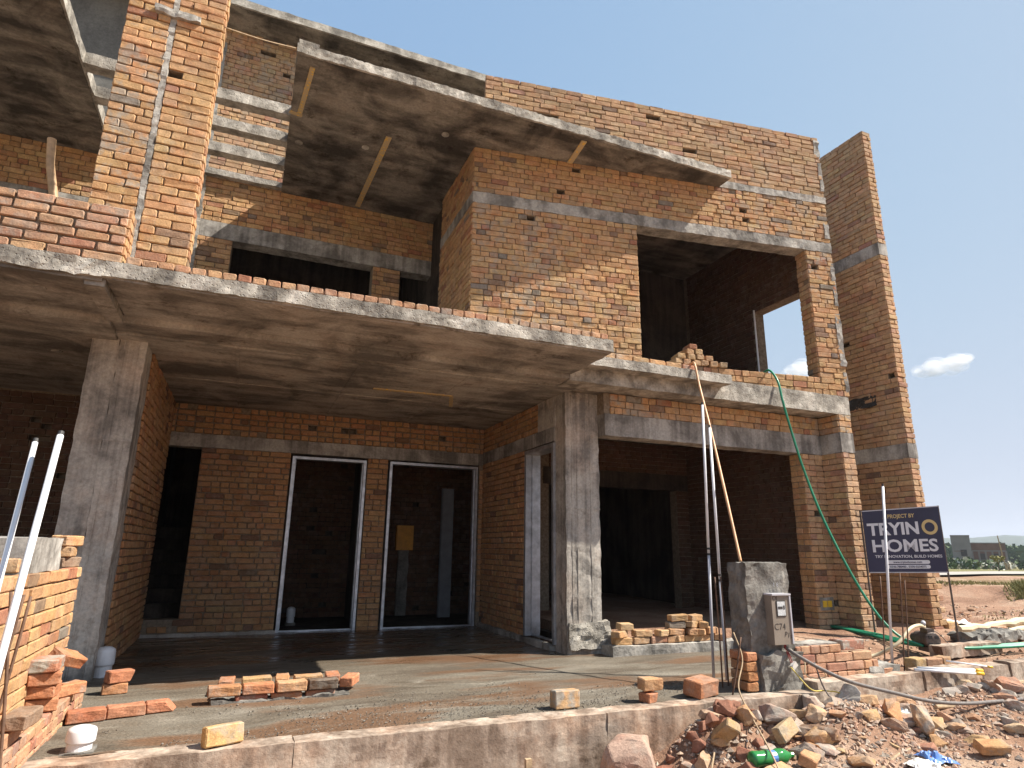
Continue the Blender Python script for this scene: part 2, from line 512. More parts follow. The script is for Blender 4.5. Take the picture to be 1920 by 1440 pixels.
CH = 0.0762
CORES = {}
HOLES = []
def carve(box, h):
    x0, x1, y0, y1, z0, z1 = box; a0, a1, b0, b1, c0, c1 = h
    if a0 >= x1 or a1 <= x0 or b0 >= y1 or b1 <= y0 or c0 >= z1 or c1 <= z0:
        return [box]
    out = []
    if z0 < c0: out.append((x0, x1, y0, y1, z0, c0))
    if z1 > c1: out.append((x0, x1, y0, y1, c1, z1))
    z0, z1 = max(z0, c0), min(z1, c1)
    if x0 < a0: out.append((x0, a0, y0, y1, z0, z1))
    if x1 > a1: out.append((a1, x1, y0, y1, z0, z1))
    x0, x1 = max(x0, a0), min(x1, a1)
    if y0 < b0: out.append((x0, x1, y0, b0, z0, z1))
    if y1 > b1: out.append((x0, x1, b1, y1, z0, z1))
    return out
def carve_all():
    for ob, (boxes, M) in CORES.items():
        hs = [h for h in HOLES if h[0] == ob]
        if not hs: continue
        bs = list(boxes)
        for (_, P, u, n, s, e, z0, z1) in hs:
            if M is not None:
                h = (s, e, -.05, .13, z0, z1)
            else:
                p = np.array(P); q0 = p+np.array(u)*s+np.array(n)*.05; q1 = p+np.array(u)*e-np.array(n)*.13
                h = (min(q0[0], q1[0]), max(q0[0], q1[0]), min(q0[1], q1[1]), max(q0[1], q1[1]), z0, z1)
            bs = [c for b in bs for c in carve(b, h)]
        mb = MB()
        for b in bs:
            t = MB().box(*b)
            mb.add([M @ Vector(v) for v in t.v] if M is not None else t.v, t.f)
        o0 = origin(ob)
        me = ob.data; mats = list(me.materials)
        me.clear_geometry()
        me.from_pydata([(x-o0.x, y-o0.y, z-o0.z) for x, y, z in mb.v], [], mb.f)
        me.update()
class Wallset:
    """collects the bricks of one thing; the ones that show largest become objects of their own"""
    def __init__(self, root):
        self.root = root; self.items = []
    def add(self, c, u, n, hl, hh, hd, col, smear, par, vis=True, jit=1.0):
        self.items.append((np.array(c), np.array(u), np.array(n), hl, hh, hd, col, smear, par, vis, jit))
    def face(self, P0, u, n, L, z0, z1, bond='mix', intervals=None, pal='tan', smear=0.5, par=None, skip=0.006, depth=0.05,
             proud=0.008, vis=True, joint=0.0075, phase=0.0, tooth=0.0, keep=None):
        """P0 xy of the start of the face, u unit xy along it, n outward unit xy"""
        rows = max(1, int(round((z1-z0)/CH))); ch = (z1-z0)/rows
        u = np.array([u[0], u[1], 0.0]); n = np.array([n[0], n[1], 0.0]); P = np.array([P0[0], P0[1], 0.0])
        ivs = intervals or [(0, L)]
        for r in range(rows):
            zc = z0+(r+.5)*ch
            for (a, b) in ivs:
                if tooth and r % 2: b = b+tooth
                s = a
                if bond == 'stretch':
                    lead = 0.114 if (r % 2) else 0.2286
                elif bond == 'header':
                    lead = 0.114
                elif bond == 'english':
                    lead = 0.2286 if r % 2 else 0.114
                else:
                    lead = rng.choice([0.06, 0.114, 0.17, 0.2286])
                first = True
                while s < b-0.02:
                    if first:
                        ln = lead; first = False
                    elif bond == 'stretch':
                        ln = 0.2286 if rng.random() > .05 else 0.15
                    elif bond == 'header':
                        ln = 0.114
                    elif bond == 'english':
                        ln = 0.2286 if r % 2 else 0.114
                    else:
                        ln = 0.2286 if rng.random() < (0.62 if r % 2 else 0.32) else 0.114
                    ln *= rng.uniform(0.965, 1.035)
                    if b-(s+ln) < 0.05: ln = b-s
                    e = s+ln
                    mid = (s+e)/2
                    if keep is not None and not keep(mid, zc):
                        pass
                    elif rng.random() > skip*(1.7 if ln < .15 else .35):
                        pr = proud+rng.normal(0, 0.003)
                        hl = (ln-joint*rng.uniform(.7, 1.3))/2; hh = (ch-joint*rng.uniform(.75, 1.25))/2
                        c = P+u*mid+n*(pr-depth/2)+np.array([0, 0, zc+rng.normal(0, .0012)])
                        self.add(c, u, n, hl, hh, depth/2, pick_color(pal, c), smear*(0.35+1.3*max(0, vnoise(np.array([c]), .9, 5)[0]+.35)), par, vis)
                    elif par is not None and r < rows-1 and r > 0:
                        HOLES.append((par, P, u, n, s+.004, e-.004, zc-ch/2+.004, zc+ch/2-.004))
                    s = e
    def area(self, it):
        c = it[0]+it[2]*it[5]
        p = proj(c)
        if p is None or not (-20 < p[0] < 1940 and -20 < p[1] < 1460): return 0
        q = proj(c+it[1]*it[3])
        if q is None: return 0
        return 4*math.hypot(q[0]-p[0], q[1]-p[1])*(F_PX*it[4]/p[2])
    @staticmethod
    def geo(its):
        """vertices, faces, colours for a list of bricks (24 vertices each)"""
        N = len(its)
        c = np.array([i[0] for i in its]); u = np.array([i[1] for i in its]); n = np.array([i[2] for i in its])
        hl = np.array([i[3] for i in its])[:, None]; hh = np.array([i[4] for i in its])[:, None]; hd = np.array([i[5] for i in its])[:, None]
        jit = np.array([i[10] for i in its])[:, None]
        w = np.cross(u, n)
        w = w*np.sign(w[:, 2:3]+1e-9)
        cut = np.minimum(rng.uniform(.004, .014, (N, 8)), hh*.55)
        sx = np.array([-1, -1, -1, 1, 1, 1, 1, -1]); 
        order = [(-1, -1, 0), (-1, -1, 1), (1, -1, 1), (1, -1, 0), (1, 1, 0), (1, 1, 1), (-1, 1, 1), (-1, 1, 0)]
        # outline, counter-clockwise: each corner gives two points
        ox = np.zeros((N, 8)); oy = np.zeros((N, 8))
        seq = [(-1, -1, 'y'), (-1, -1, 'x'), (1, -1, 'x'), (1, -1, 'y'), (1, 1, 'y'), (1, 1, 'x'), (-1, 1, 'x'), (-1, 1, 'y')]
        for k, (a, b, e) in enumerate(seq):
            cc = cut[:, k:k+1]
            ox[:, k:k+1] = a*(hl-(cc if e == 'x' else 0)); oy[:, k:k+1] = b*(hh-(cc*.7 if e == 'y' else 0))
        ox += rng.normal(0, .0018, (N, 8))*jit; oy += rng.normal(0, .0016, (N, 8))*jit
        ins = rng.uniform(.003, .008, (N, 8))
        fx = ox-np.sign(ox)*ins; fy = oy-np.sign(oy)*ins
        tx = rng.normal(0, .012, (N, 1)); ty = rng.normal(0, .02, (N, 1))
        fz = hd+fx*tx+fy*ty+rng.normal(0, .0015, (N, 8))*jit
        mz = hd-rng.uniform(.003, .008, (N, 8))+ox*tx+oy*ty
        bz = np.repeat(-hd, 8, 1)
        V = np.zeros((N, 24, 3))
        for j, (X, Y, Z) in enumerate(((fx, fy, fz), (ox, oy, mz), (ox, oy, bz))):
            V[:, j*8:(j+1)*8, :] = c[:, None, :]+X[:, :, None]*u[:, None, :]+Y[:, :, None]*w[:, None, :]+Z[:, :, None]*n[:, None, :]
        base = [tuple(range(8))]
        for a in (0, 8):
            for k in range(8):
                k2 = (k+1) % 8
                base.append((a+k, a+8+k, a+8+k2, a+k2))
        base.append(tuple(reversed(range(16, 24))))
        colr = np.zeros((N, 24, 4))
        colr[:, :, :3] = np.array([i[6] for i in its])[:, None, :]
        colr[:, :, 3] = np.clip(np.array([i[7] for i in its]), 0, 1)[:, None]
        return V, base, colr
    @staticmethod
    def mesh(name, V, base, colr, loc, flip):
        N = len(V)
        me = bpy.data.meshes.new(name)
        vs = (V.reshape(-1, 3)-np.array(loc))
        fs = []
        for i in range(N):
            o = i*24
            if flip[i]:
                fs.extend([tuple(o+k for k in reversed(q)) for q in base])
            else:
                fs.extend([tuple(o+k for k in q) for q in base])
        me.from_pydata(vs.tolist(), [], fs)
        at = me.color_attributes.new('Col', 'FLOAT_COLOR', 'POINT')
        at.data.foreach_set('color', colr.reshape(-1).astype(np.float32))
        me.materials.append(M_BRICK)
        me.update()
        return me
    def emit(self, limit=300):
        its = self.items
        def flips(L):
            r = []
            for i in L:
                w = np.cross(i[1], i[2]); s = 1 if w[2] >= 0 else -1
                # outline is ccw for (u, up); outward if u x up points along n
                r.append(np.dot(np.cross(i[1], w*s), i[2]) < 0)
            return r
        ar = np.array([self.area(i) if i[9] else 0 for i in its])
        order = np.argsort(-ar)
        single = set(int(k) for k in order[:limit] if ar[k] > 60)
        rest = [i for k, i in enumerate(its) if k not in single]
        for k in sorted(single):
            i = its[k]
            V, b, c = self.geo([i])
            me = self.mesh('brick', V, b, c, i[0], flips([i]))
            link('brick', me, None, i[8] or self.root, tuple(i[0]))
        if rest:
            V, b, c = self.geo(rest)
            o0 = origin(self.root)
            me = self.mesh('brickwork', V, b, c, (o0.x, o0.y, o0.z), flips(rest))
            link('brickwork', me, None, self.root, None, kind='stuff')
        return len(single), len(rest)

def box_brick_mesh(L=0.222, H=0.070, D=0.107, col=(.47, .235, .09), smear=0.2, chip=0.0):
    """a loose whole brick, origin at its middle, long side along x, height z; optionally broken at one end"""
    bm = bmesh.new()
    bmesh.ops.create_cube(bm, size=1.0)
    for v in bm.verts:
        v.co = Vector((v.co.x*L, v.co.y*D, v.co.z*H))
    if chip > 0:
        nrm = Vector((1, random.uniform(-.8, .8), random.uniform(-.7, .9))).normalized()
        g = bm.verts[:]+bm.edges[:]+bm.faces[:]
        bmesh.ops.bisect_plane(bm, geom=g, plane_co=(L*(.5-chip), 0, 0), plane_no=nrm, clear_outer=True)
        bmesh.ops.holes_fill(bm, edges=[e for e in bm.edges if e.is_boundary])
    bmesh.ops.bevel(bm, geom=bm.edges[:], offset=0.007, segments=1, affect='EDGES', profile=0.6)
    bmesh.ops.subdivide_edges(bm, edges=[e for e in bm.edges if e.calc_length() > .05], cuts=3, use_grid_fill=True)
    co = np.array([v.co[:] for v in bm.verts]); sd = random.randint(1, 9999)
    for k in range(3):
        dn = .0032*vnoise(co, 26, sd+k)+.0024*vnoise(co, 70, sd+7+k)
        for v, d in zip(bm.verts, dn):
            v.co[k] += d
    bmesh.ops.recalc_face_normals(bm, faces=bm.faces)
    me = bpy.data.meshes.new('brick')
    bm.to_mesh(me); bm.free()
    at = me.color_attributes.new('Col', 'FLOAT_COLOR', 'POINT')
    at.data.foreach_set('color', np.tile(np.array([*col, smear], np.float32), len(me.vertices)))
    me.materials.append(M_BRICK)
    return me

def loose_brick(x, y, zb, rz=0, label=None, group=None, pal='tan', rx=0, ry=0, chip=0.0, name='loose_brick', parent=None, col=None, smear=0.25, dims=None, cat='brick'):
    d = dims or (0.222*random.uniform(.97, 1.02), 0.070*random.uniform(.97, 1.04), 0.107*random.uniform(.97, 1.03))
    c = col if col is not None else tuple(pick_color(pal))
    me = box_brick_mesh(d[0], d[1], d[2], c, smear, chip)
    R = Matrix.Rotation(rz, 4, 'Z') @ Matrix.Rotation(rx, 4, 'X') @ Matrix.Rotation(ry, 4, 'Y')
    lo = min((R @ v.co).z for v in me.vertices)
    o = link(name, me, None, parent, (x, y, zb-lo), None, label, None if parent else cat, group)
    o.rotation_euler = R.to_euler()
    return o

# =================================================================== THE SETTING
YC, YB, YM, YL, ZS = 6.646, 9.45, 6.14, 5.25, 2.99

def sstep(a, b, x):
    t = np.clip((x-a)/(b-a), 0, 1)
    return t*t*(3-2*t)

def ground_h(x, y):
    x = np.asarray(x, float); y = np.asarray(y, float)
    P = np.stack([x, y, np.zeros_like(x)], -1).reshape(-1, 3)
    d = np.hypot(x, y)
    street = -0.47+0.25*sstep(2.2, 3.7, x)+0.10*sstep(4.6, 6.5, x)-0.13*np.clip(4.2-y, 0, 2)*sstep(2.6, 3.8, x)
    yard = 0.02+0.16*sstep(4.6, 6.2, y)
    blend = sstep(4.22, 4.40, y)
    h = street*(1-blend)+yard*blend
    wide = 0.02+0.12*sstep(3, 7, y)
    h = h+(wide-h)*sstep(8.2, 10.5, x)
    h = np.where((x < 5.75) & (y > 4.40) & (y < 6.6), -0.30, h)
    h = np.where((x < 4.0) & (y > 4.33), -0.35, h)
    # heap of soil against the kerb
    heap = 0.20*np.exp(-((x-3.55)/0.30)**2-((y-4.12)/0.16)**2)+0.13*np.exp(-((x-3.2)/0.2)**2-((y-4.15)/0.13)**2)+0.22*np.exp(-((x-4.55)/0.5)**2-((y-4.0)/0.28)**2)+0.10*np.exp(-((x-6.2)/0.7)**2-((y-4.1)/0.2)**2)
    h = h+heap*(1-blend)
    far = sstep(11, 14, d)
    nearw = (1-sstep(20, 60, d))
    n = (0.030*vnoise(P, 1.1, 3)+0.022*vnoise(P, 3.1, 4)+0.014*vnoise(P, 8.3, 6)).reshape(x.shape)
    h = h+n*np.where((x < 5.9) & (y > 4.30), 0, 1)*nearw
    # raised bank across the field, then plain dropping away
    bank = 0.33*sstep(17.0, 18.3, d)*sstep(6, 12, x)
    plain = -1.7*sstep(30, 140, d)-0.9*sstep(140, 400, d)
    ruts = 0.07*vnoise(P*np.array([0.25, 1.2, 1]), 1.0, 9).reshape(x.shape)*sstep(8.5, 11, d)*(1-sstep(16, 20, d))
    return h+bank+plain+ruts

def axis(lo, hi, step, far, grow=1.22):
    a = list(np.arange(lo, hi+1e-6, step))
    s = step; v = hi
    while v < far:
        s *= grow; v += s; a.append(v)
    s = step; v = lo; pre = []
    while v > -far:
        s *= grow; v -= s; pre.append(v)
    return np.array(pre[::-1]+a)

gx = axis(1.6, 9.4, 0.055, 2100, 1.16); gy = axis(2.2, 6.4, 0.055, 2100, 1.16)
GX, GY = np.meshgrid(gx, gy, indexing='ij')
GZ = ground_h(GX, GY)
gv = np.stack([GX, GY, GZ], -1).reshape(-1, 3)
n_, m_ = len(gx), len(gy)
gf = [(i*m_+j, (i+1)*m_+j, (i+1)*m_+j+1, i*m_+j+1) for i in range(n_-1) for j in range(m_-1)]
gme = bpy.data.meshes.new('ground')
gme.from_pydata(gv.tolist(), [], gf)
gob = link('ground', gme, M_SOIL, kind='structure', smooth=True)

def gz(x, y):
    return float(ground_h(np.array([x]), np.array([y]))[0])

# wet porch floor, gently lumpy
fx = np.linspace(-6.0, 5.9, 190); fy = np.linspace(4.40, 9.70, 100)
FX, FY = np.meshgrid(fx, fy, indexing='ij')
P = np.stack([FX, FY, 0*FX], -1).reshape(-1, 3)
FZ = 0.006*vnoise(P, 2.3, 21)+0.005*vnoise(P, 6.1, 22)
fv = P.copy(); fv[:, 2] = FZ
ff = [(i*100+j, (i+1)*100+j, (i+1)*100+j+1, i*100+j+1) for i in range(189) for j in range(99)]
fme = bpy.data.meshes.new('floor')
fme.from_pydata(fv.tolist(), [], ff)
link('floor', fme, M_FLOOR, kind='structure', smooth=True)
m = MB()
m.box(3.9, 7.4, 6.64, 9.7, -0.2, 0.06)
m.build('garage_floor', M_ROOM, kind='structure')

# kerb beam in front of the porch: separate cast lengths with open joints
kerb = MB()
cuts = [-3.0, 0.42, 2.52, 4.55]
for a, b in zip(cuts[:-1], cuts[1:]):
    kerb.rough(a+0.003, b-0.003, 4.25, 4.42, -0.62, 0.004, 0.045, 0.010, seed=int(a*10)+50, freq=8)
for a, b, z in ((4.56, 5.85, 0.075), (5.87, 7.1, 0.09), (7.12, 9.2, 0.10)):
    kerb.rough(a+0.006, b-0.006, 4.28, 4.44, -0.55, z, 0.045, 0.014, seed=int(a*10)+70, freq=8)
kerb.build('kerb', M_KERB, kind='structure')
# raised kerb under the garage opening
m = MB()
m.rough(3.88, 7.12, 6.38, 6.66, -0.1, 0.10, 0.05, 0.012, seed=91, freq=8)
m.build('garage_threshold', M_PLASTER, kind='structure')

# =================================================================== THE HOUSE
house = thing('brick_house', 'unfinished two storey brick house with concrete canopies and open doorways', 'house', (3.2, 6.6, 0))
HB = Wallset(house)

def core(name, boxes, parent=house, mat=M_MORTAR):
    mb = MB()
    for b in boxes:
        mb.box(*b)
    o = mb.build(name, mat, parent)
    CORES[o] = (boxes, None)
    return o

def conc(name, args, mat, parent=house, res=0.07, amp=0.007, seed=1, M=None, freq=9.0, **k):
    mb = MB()
    mb.rough(*args, res=res, amp=amp, seed=seed, M=M, freq=freq)
    return mb.build(name, mat, parent, **k)

# ---- ground floor, back wall of the porch
TH = 0.228
bw = core('wall', [
    (-1.25, 0.53, YB+.01, YB+TH, -.15, .20), (-0.62, 0.53, YB+.01, YB+TH, .20, 2.40),
    (1.61, 1.92, YB+.01, YB+TH, -.15, 2.40), (3.37, 3.44, YB+.01, YB+TH, -.15, 2.40),
    (-1.25, 3.44, YB+.01, YB+TH, 2.58, 2.99)])
def jag(mid, z):
    x = -1.25+mid
    return not (x < -.62 and z > .05+0.10*abs(math.sin(x*9)))
HB.face((-1.25, YB), (1, 0), (0, -1), 4.69, -.12, .20, 'mix', [(0, 1.78), (2.86, 3.17)], 'umber', .15, bw, keep=jag)
HB.face((-1.25, YB), (1, 0), (0, -1), 4.69, .20, 2.40, 'mix', [(.63, 1.78), (2.86, 3.17), (4.62, 4.69)], 'umber', .15, bw, skip=.008, proud=.016, joint=.012)
HB.face((-1.25, YB), (1, 0), (0, -1), 4.69, 2.58, 2.985, 'english', [(0.05, 4.69)], 'umber', .15, bw, skip=.03, joint=.018, proud=.016)
conc('lintel', (-1.27, 3.44, YB-.006, YB+TH, 2.40, 2.58), M_LINTEL, bw, amp=.006, seed=3)
conc('jamb', (-1.27, -1.14, YB-.02, YB+TH, 0, 2.40), M_COLUMN, bw, amp=.012, seed=4)
# ---- side wall of the porch (faces left)
X2 = 3.44
sw = core('wall', [(X2+.01, X2+TH, 7.80, YB, -.1, 2.42), (X2+.01, X2+TH, 6.93, YB, 2.60, 2.99)])
HB.face((X2, 7.80), (0, 1), (-1, 0), YB-7.80, -.02, 2.42, 'mix', None, 'umber', .12, sw, proud=.016, joint=.012)
HB.face((X2, 6.93), (0, 1), (-1, 0), YB-6.93, 2.60, 2.985, 'english', [(0.45, YB-6.93)], 'umber', .15, sw, skip=.02, joint=.014)
conc('lintel', (X2-.006, X2+TH, 6.92, YB, 2.42, 2.60), M_LINTEL, sw, amp=.006, seed=5)
conc('render_patch', (X2-.004, X2+.05, 6.90, 7.40, 2.60, 2.985), M_COLUMN, sw, amp=.008, seed=6)
# plinth kerb along both walls
conc('plinth', (X2-.05, X2+.02, 6.95, YB, -.05, .06), M_SOFFIT, sw, amp=.014, seed=7)
conc('plinth', (-1.2, .55, YB-.06, YB+.01, -.12, .035), M_SOFFIT, bw, amp=.014, seed=8)
# ---- left party wall (faces right)
X1 = -1.03
lw = core('wall', [(X1-TH, X1-.01, 7.0, YB, -.1, 2.99)])
HB.face((X1, YB-.02), (0, -1), (1, 0), 2.40, 0, 2.985, 'stretch', None, 'umber', .15, lw, proud=.016, joint=.012)
# ---- columns
conc('column', (-1.255, -1.03, YC, 7.02, -.05, ZS+.01), M_COLUMN, amp=.010, seed=11, res=.05)
conc('column', (3.455, 3.905, YC, 6.95, -.05, ZS+.01), M_COLUMN, amp=.011, seed=12, res=.05)
m = MB()
for xr in (3.53, 3.60, 3.78):
    m.rough(xr, xr+.008, YC-.006, YC+.01, .30, 2.98, .09, .003, seed=int(xr*100))
m.rough(3.452, 3.908, YC-.007, YC+.01, 1.585, 1.60, .05, .006, seed=401); m.rough(3.452, 3.908, YC-.005, YC+.01, 2.52, 2.53, .05, .006, seed=402)
m.build('form_lines', M_COLUMN, house)
m = MB()
for xr in (-1.215, -1.10):
    m.rough(xr, xr+.009, YC-.006, YC+.01, .0, 2.98, .09, .003, seed=int(-xr*100))
m.rough(-1.256, -1.028, YC-.007, YC+.01, 2.02, 2.035, .05, .006, seed=403)
m.build('form_lines', M_COLUMN, house)
# broken foot of the middle column
ft = MB()
ft.rough(3.48, 4.0, YC-.03, YC+.2, .06, .33, .045, .035, seed=13, freq=12)
ft.build('column_foot', M_FASCIA, house)
# ---- garage front
YG = 6.48
gw = core('wall', [(3.9, 7.42, YG+.01, YG+TH, 2.73, 2.99), (7.05, 7.42, YG+.01, YG+TH, .0, 2.46)])
HB.face((3.98, YG), (1, 0), (0, -1), 3.44, 2.73, 2.985, 'mix', None, 'tan', .55, gw, skip=.03)
HB.face((7.05, YG), (1, 0), (0, -1), .37, .06, 2.46, 'english', None, 'pale', .2, gw)
HB.face((7.05, YG+TH), (0, -1), (-1, 0), TH, .06, 2.46, 'stretch', None, 'tan', .2, gw, skip=0)
conc('lintel', (3.9, 7.425, YG-.012, YG+TH, 2.46, 2.73), M_LINTEL, gw, amp=.008, seed=15, res=.05)
# pilaster at the right end of the garage front
pw = core('wall', [(7.43, 7.645, YM+.01, YG+.2, .0, 2.46), (7.43, 7.645, YM+.01, YG+.2, 2.73, 2.99)])
HB.face((7.42, YG), (0, -1), (-1, 0), YG-YM, .06, 2.46, 'stretch', None, 'pale', .2, pw)
HB.face((7.42, YG), (0, -1), (-1, 0), YG-YM, 2.73, 2.985, 'stretch', None, 'tan', .4, pw)
HB.face((7.42, YM), (1, 0), (0, -1), .235, .06, 2.46, 'english', None, 'pale', .75, pw)
HB.face((7.42, YM), (1, 0), (0, -1), .235, 2.73, 2.985, 'english', None, 'tan', .75, pw)
conc('lintel', (7.412, 7.66, YM-.008, YG+.2, 2.46, 2.73), M_LINTEL, pw, amp=.007, seed=16, res=.05)
# garage inside
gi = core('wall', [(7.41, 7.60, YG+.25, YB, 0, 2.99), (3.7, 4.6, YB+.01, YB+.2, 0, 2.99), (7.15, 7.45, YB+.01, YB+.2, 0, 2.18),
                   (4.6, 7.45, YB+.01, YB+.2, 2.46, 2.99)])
HB.face((7.40, YB), (0, -1), (-1, 0), YB-YG-.25, .05, 2.985, 'mix', None, 'shaded_dark', .1, gi, vis=False, skip=.015)
HB.face((4.6, YB), (1, 0), (0, -1), 2.8, 2.46, 2.985, 'mix', None, 'shaded_dark', .1, gi, vis=False)
HB.face((7.15, YB), (1, 0), (0, -1), .25, .05, 2.18, 'mix', None, 'shaded_dark', .1, gi, vis=False)
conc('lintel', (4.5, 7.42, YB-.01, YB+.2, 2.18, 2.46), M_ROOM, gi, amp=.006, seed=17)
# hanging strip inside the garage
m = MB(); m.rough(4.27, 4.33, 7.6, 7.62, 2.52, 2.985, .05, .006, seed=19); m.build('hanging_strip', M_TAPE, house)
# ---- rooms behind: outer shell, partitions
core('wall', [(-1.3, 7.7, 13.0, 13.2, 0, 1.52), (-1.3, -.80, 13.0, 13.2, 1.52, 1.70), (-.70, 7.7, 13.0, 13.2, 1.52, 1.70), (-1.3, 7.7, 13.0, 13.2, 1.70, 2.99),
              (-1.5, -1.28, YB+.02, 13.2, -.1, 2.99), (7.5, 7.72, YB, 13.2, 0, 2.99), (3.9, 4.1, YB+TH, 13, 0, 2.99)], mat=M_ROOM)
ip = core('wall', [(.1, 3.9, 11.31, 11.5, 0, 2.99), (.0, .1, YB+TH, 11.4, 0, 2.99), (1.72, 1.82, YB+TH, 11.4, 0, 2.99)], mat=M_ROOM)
HB.face((.1, 11.3), (1, 0), (0, -1), 3.8, .0, 2.985, 'mix', None, 'shaded_dark', .1, ip, vis=False, skip=.02)
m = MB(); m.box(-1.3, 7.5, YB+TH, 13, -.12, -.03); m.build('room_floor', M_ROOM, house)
# concrete stair flight inside the left opening
st = MB()
for k in range(7):
    st.rough(-1.26, -.1, 9.95+k*.26, 10.25+k*.26, .18+k*.17, .36+k*.17, .1, .01, seed=30+k)
st.build('stair', M_ROOM, house)
# ---- slabs and beams
cb = conc('beam', (3.26, 7.665, YM, YG, ZS, 3.25), M_FASCIA, res=.055, amp=.010, seed=21)
conc('beam', (-1.26, 3.26, YM+.003, YG, ZS+.012, 3.245), M_SOFFIT, res=.08, amp=.008, seed=20)
conc('ledge', (3.30, 5.42, 5.94, YM+.01, 3.14, 3.255), M_FASCIA, res=.045, amp=.010, seed=22)
conc('porch_ceiling', (-1.27, 3.50, YG-.01, YB+.02, ZS-.004, 3.24), M_SOFFIT, res=.12, amp=.006, seed=23)
m = MB()
for xr in (-.25, .95, 2.15):
    m.rough(xr, xr+.03, YG+.02, YB-.01, ZS-.012, ZS+.01, .12, .003, seed=int(xr*10)+60)
m.rough(-1.2, 3.42, 7.95, 7.97, ZS-.010, ZS+.01, .12, .003, seed=61)
m.build('formwork_ridges', M_SOFFIT, house)
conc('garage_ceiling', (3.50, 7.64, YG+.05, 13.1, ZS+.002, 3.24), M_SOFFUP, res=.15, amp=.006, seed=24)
m = MB(); m.box(-1.3, 3.5, YB+.03, 13.1, ZS, 3.24); m.build('room_ceiling', M_ROOM, house)
conc('lower_canopy', (-1.18, 3.29, YL, YM+.02, 3.07, 3.195), M_FASCIA, res=.04, amp=.012, seed=25, freq=12)
conc('canopy_soffit', (-1.16, 3.27, YL+.03, YM+.0, 3.058, 3.075), M_SOFFIT, res=.08, amp=.006, seed=26)
HB.face((-1.06, YL+.012), (1, 0), (0, -1), 4.30, 3.192, 3.264, 'header', None, 'redtan', .45, house, skip=0, depth=.21, proud=.0, joint=.012)
# ---- tall pillar on the canopy
px0, px1, py0, py1 = -1.435, -.668, 5.50, 5.63
pl = core('pillar', [(px0+.01, px1-.01, py0+.01, py1, 3.19, 8.9)])
HB.face((px0, py0), (1, 0), (0, -1), .345, 3.20, 8.9, 'stretch', None, 'tan', .55, pl, skip=.002, proud=.012)
HB.face((px0+.385, py0), (1, 0), (0, -1), .382, 3.20, 8.9, 'stretch', None, 'tan', .25, pl, skip=.006, proud=.012)
HB.face((px1, py0), (0, 1), (1, 0), py1-py0, 3.20, 8.9, 'stretch', None, 'tan', .25, pl, skip=.004, proud=.010)
conc('mortar_seam', (px0+.340, px0+.386, py0-.012, py0+.03, 3.2, 8.9), M_PLASTER, pl, res=.035, amp=.014, seed=27, freq=17)
m = MB(); m.rough(-1.22, -.86, py0-.05, py0+.02, 5.70, 5.77, .03, .018, seed=28, freq=14); m.build('mortar_lump', M_PLASTER, pl)
# ---- upper back wall and stair tower above
YU = 9.17
ub = core('wall', [(-1.4, -.58, YU+.01, YU+TH, 3.24, 5.35), (1.43, 1.86, YU+.01, YU+TH, 3.24, 5.35), (-1.4, 3.3, YU+.01, YU+TH, 5.60, 8.92)])
HB.face((-1.4, YU), (1, 0), (0, -1), 4.7, 3.24, 5.35, 'mix', [(0, .82), (2.83, 3.26)], 'tan', .15, ub)
HB.face((-1.4, YU), (1, 0), (0, -1), 4.7, 5.60, 6.28, 'mix', [(0, 4.0)], 'tan', .15, ub, skip=.01)
HB.face((-1.4, YU), (1, 0), (0, -1), 4.7, 6.28, 8.90, 'mix', [(0, 1.45)], 'pale', .5, ub)
conc('lintel', (-1.4, 2.7, YU-.01, YU+TH, 5.35, 5.60), M_LINTEL, ub, amp=.007, seed=41)
conc('cement_strip', (-1.14, -1.03, YU-.03, YU+.02, 3.24, 8.6), M_PLASTER, ub, amp=.02, seed=42)
core('wall', [(-1.4, 2.9, 11.4, 11.6, 3.24, 6.3), (2.35, 2.55, 8.45, 11.5, 3.24, 6.3)], mat=M_ROOM)
# ---- box room, angled front
bx0, by0, bx1, by1 = 2.295, 6.957, 7.69, 6.14
BL = math.hypot(bx1-bx0, by1-by0)
ub_ = ((bx1-bx0)/BL, (by1-by0)/BL); nb_ = (ub_[1], -ub_[0])
MBM = Matrix(((ub_[0], -nb_[0], 0, bx0), (ub_[1], -nb_[1], 0, by0), (0, 0, 1, 0), (0, 0, 0, 1)))   # u along x, inwards along y
def core_b(name, boxes, parent=house, mat=M_MORTAR):
    mb = MB()
    for b in boxes:
        t = MB().box(*b)
        mb.add([MBM @ Vector(v) for v in t.v], t.f)
    o = mb.build(name, mat, parent)
    CORES[o] = (boxes, MBM)
    return o
w0, w1 = 2.30, 5.005
fw = core_b('wall', [(.01, BL-.01, .01, TH, 3.24, 3.51), (.01, w0, .01, TH, 3.51, 5.47), (w1+.01, BL-.01, .01, TH, 3.51, 5.47),
                     (.01, BL-.01, .01, TH, 5.63, 6.30), (.15, BL-.01, .01, TH, 6.39, 7.44)])
HB.face((bx0, by0), ub_, nb_, BL, 3.255, 3.51, 'mix', None, 'tan', .2, fw, skip=0)
HB.face((bx0, by0), ub_, nb_, BL, 3.51, 5.47, 'mix', [(0, w0), (w1, BL)], 'tan', .42, fw, skip=.006)
HB.face((bx0, by0), ub_, nb_, BL, 5.63, 6.29, 'mix', None, 'tan', .25, fw, skip=.01)
HB.face((bx0, by0), ub_, nb_, BL, 6.40, 7.46, 'stretch', [(.12, BL)], 'pale', .18, fw, skip=.028)
je = MBM @ Vector((w1, TH, 0))
HB.face((je.x, je.y), (nb_[0], nb_[1]), (-ub_[0], -ub_[1]), TH, 3.51, 5.47, 'stretch', None, 'tan', .1, fw, skip=0)
conc('lintel', (-.006, BL+.006, -.008, TH, 5.47, 5.63), M_PLASTER, fw, amp=.010, seed=44, M=MBM, res=.05)
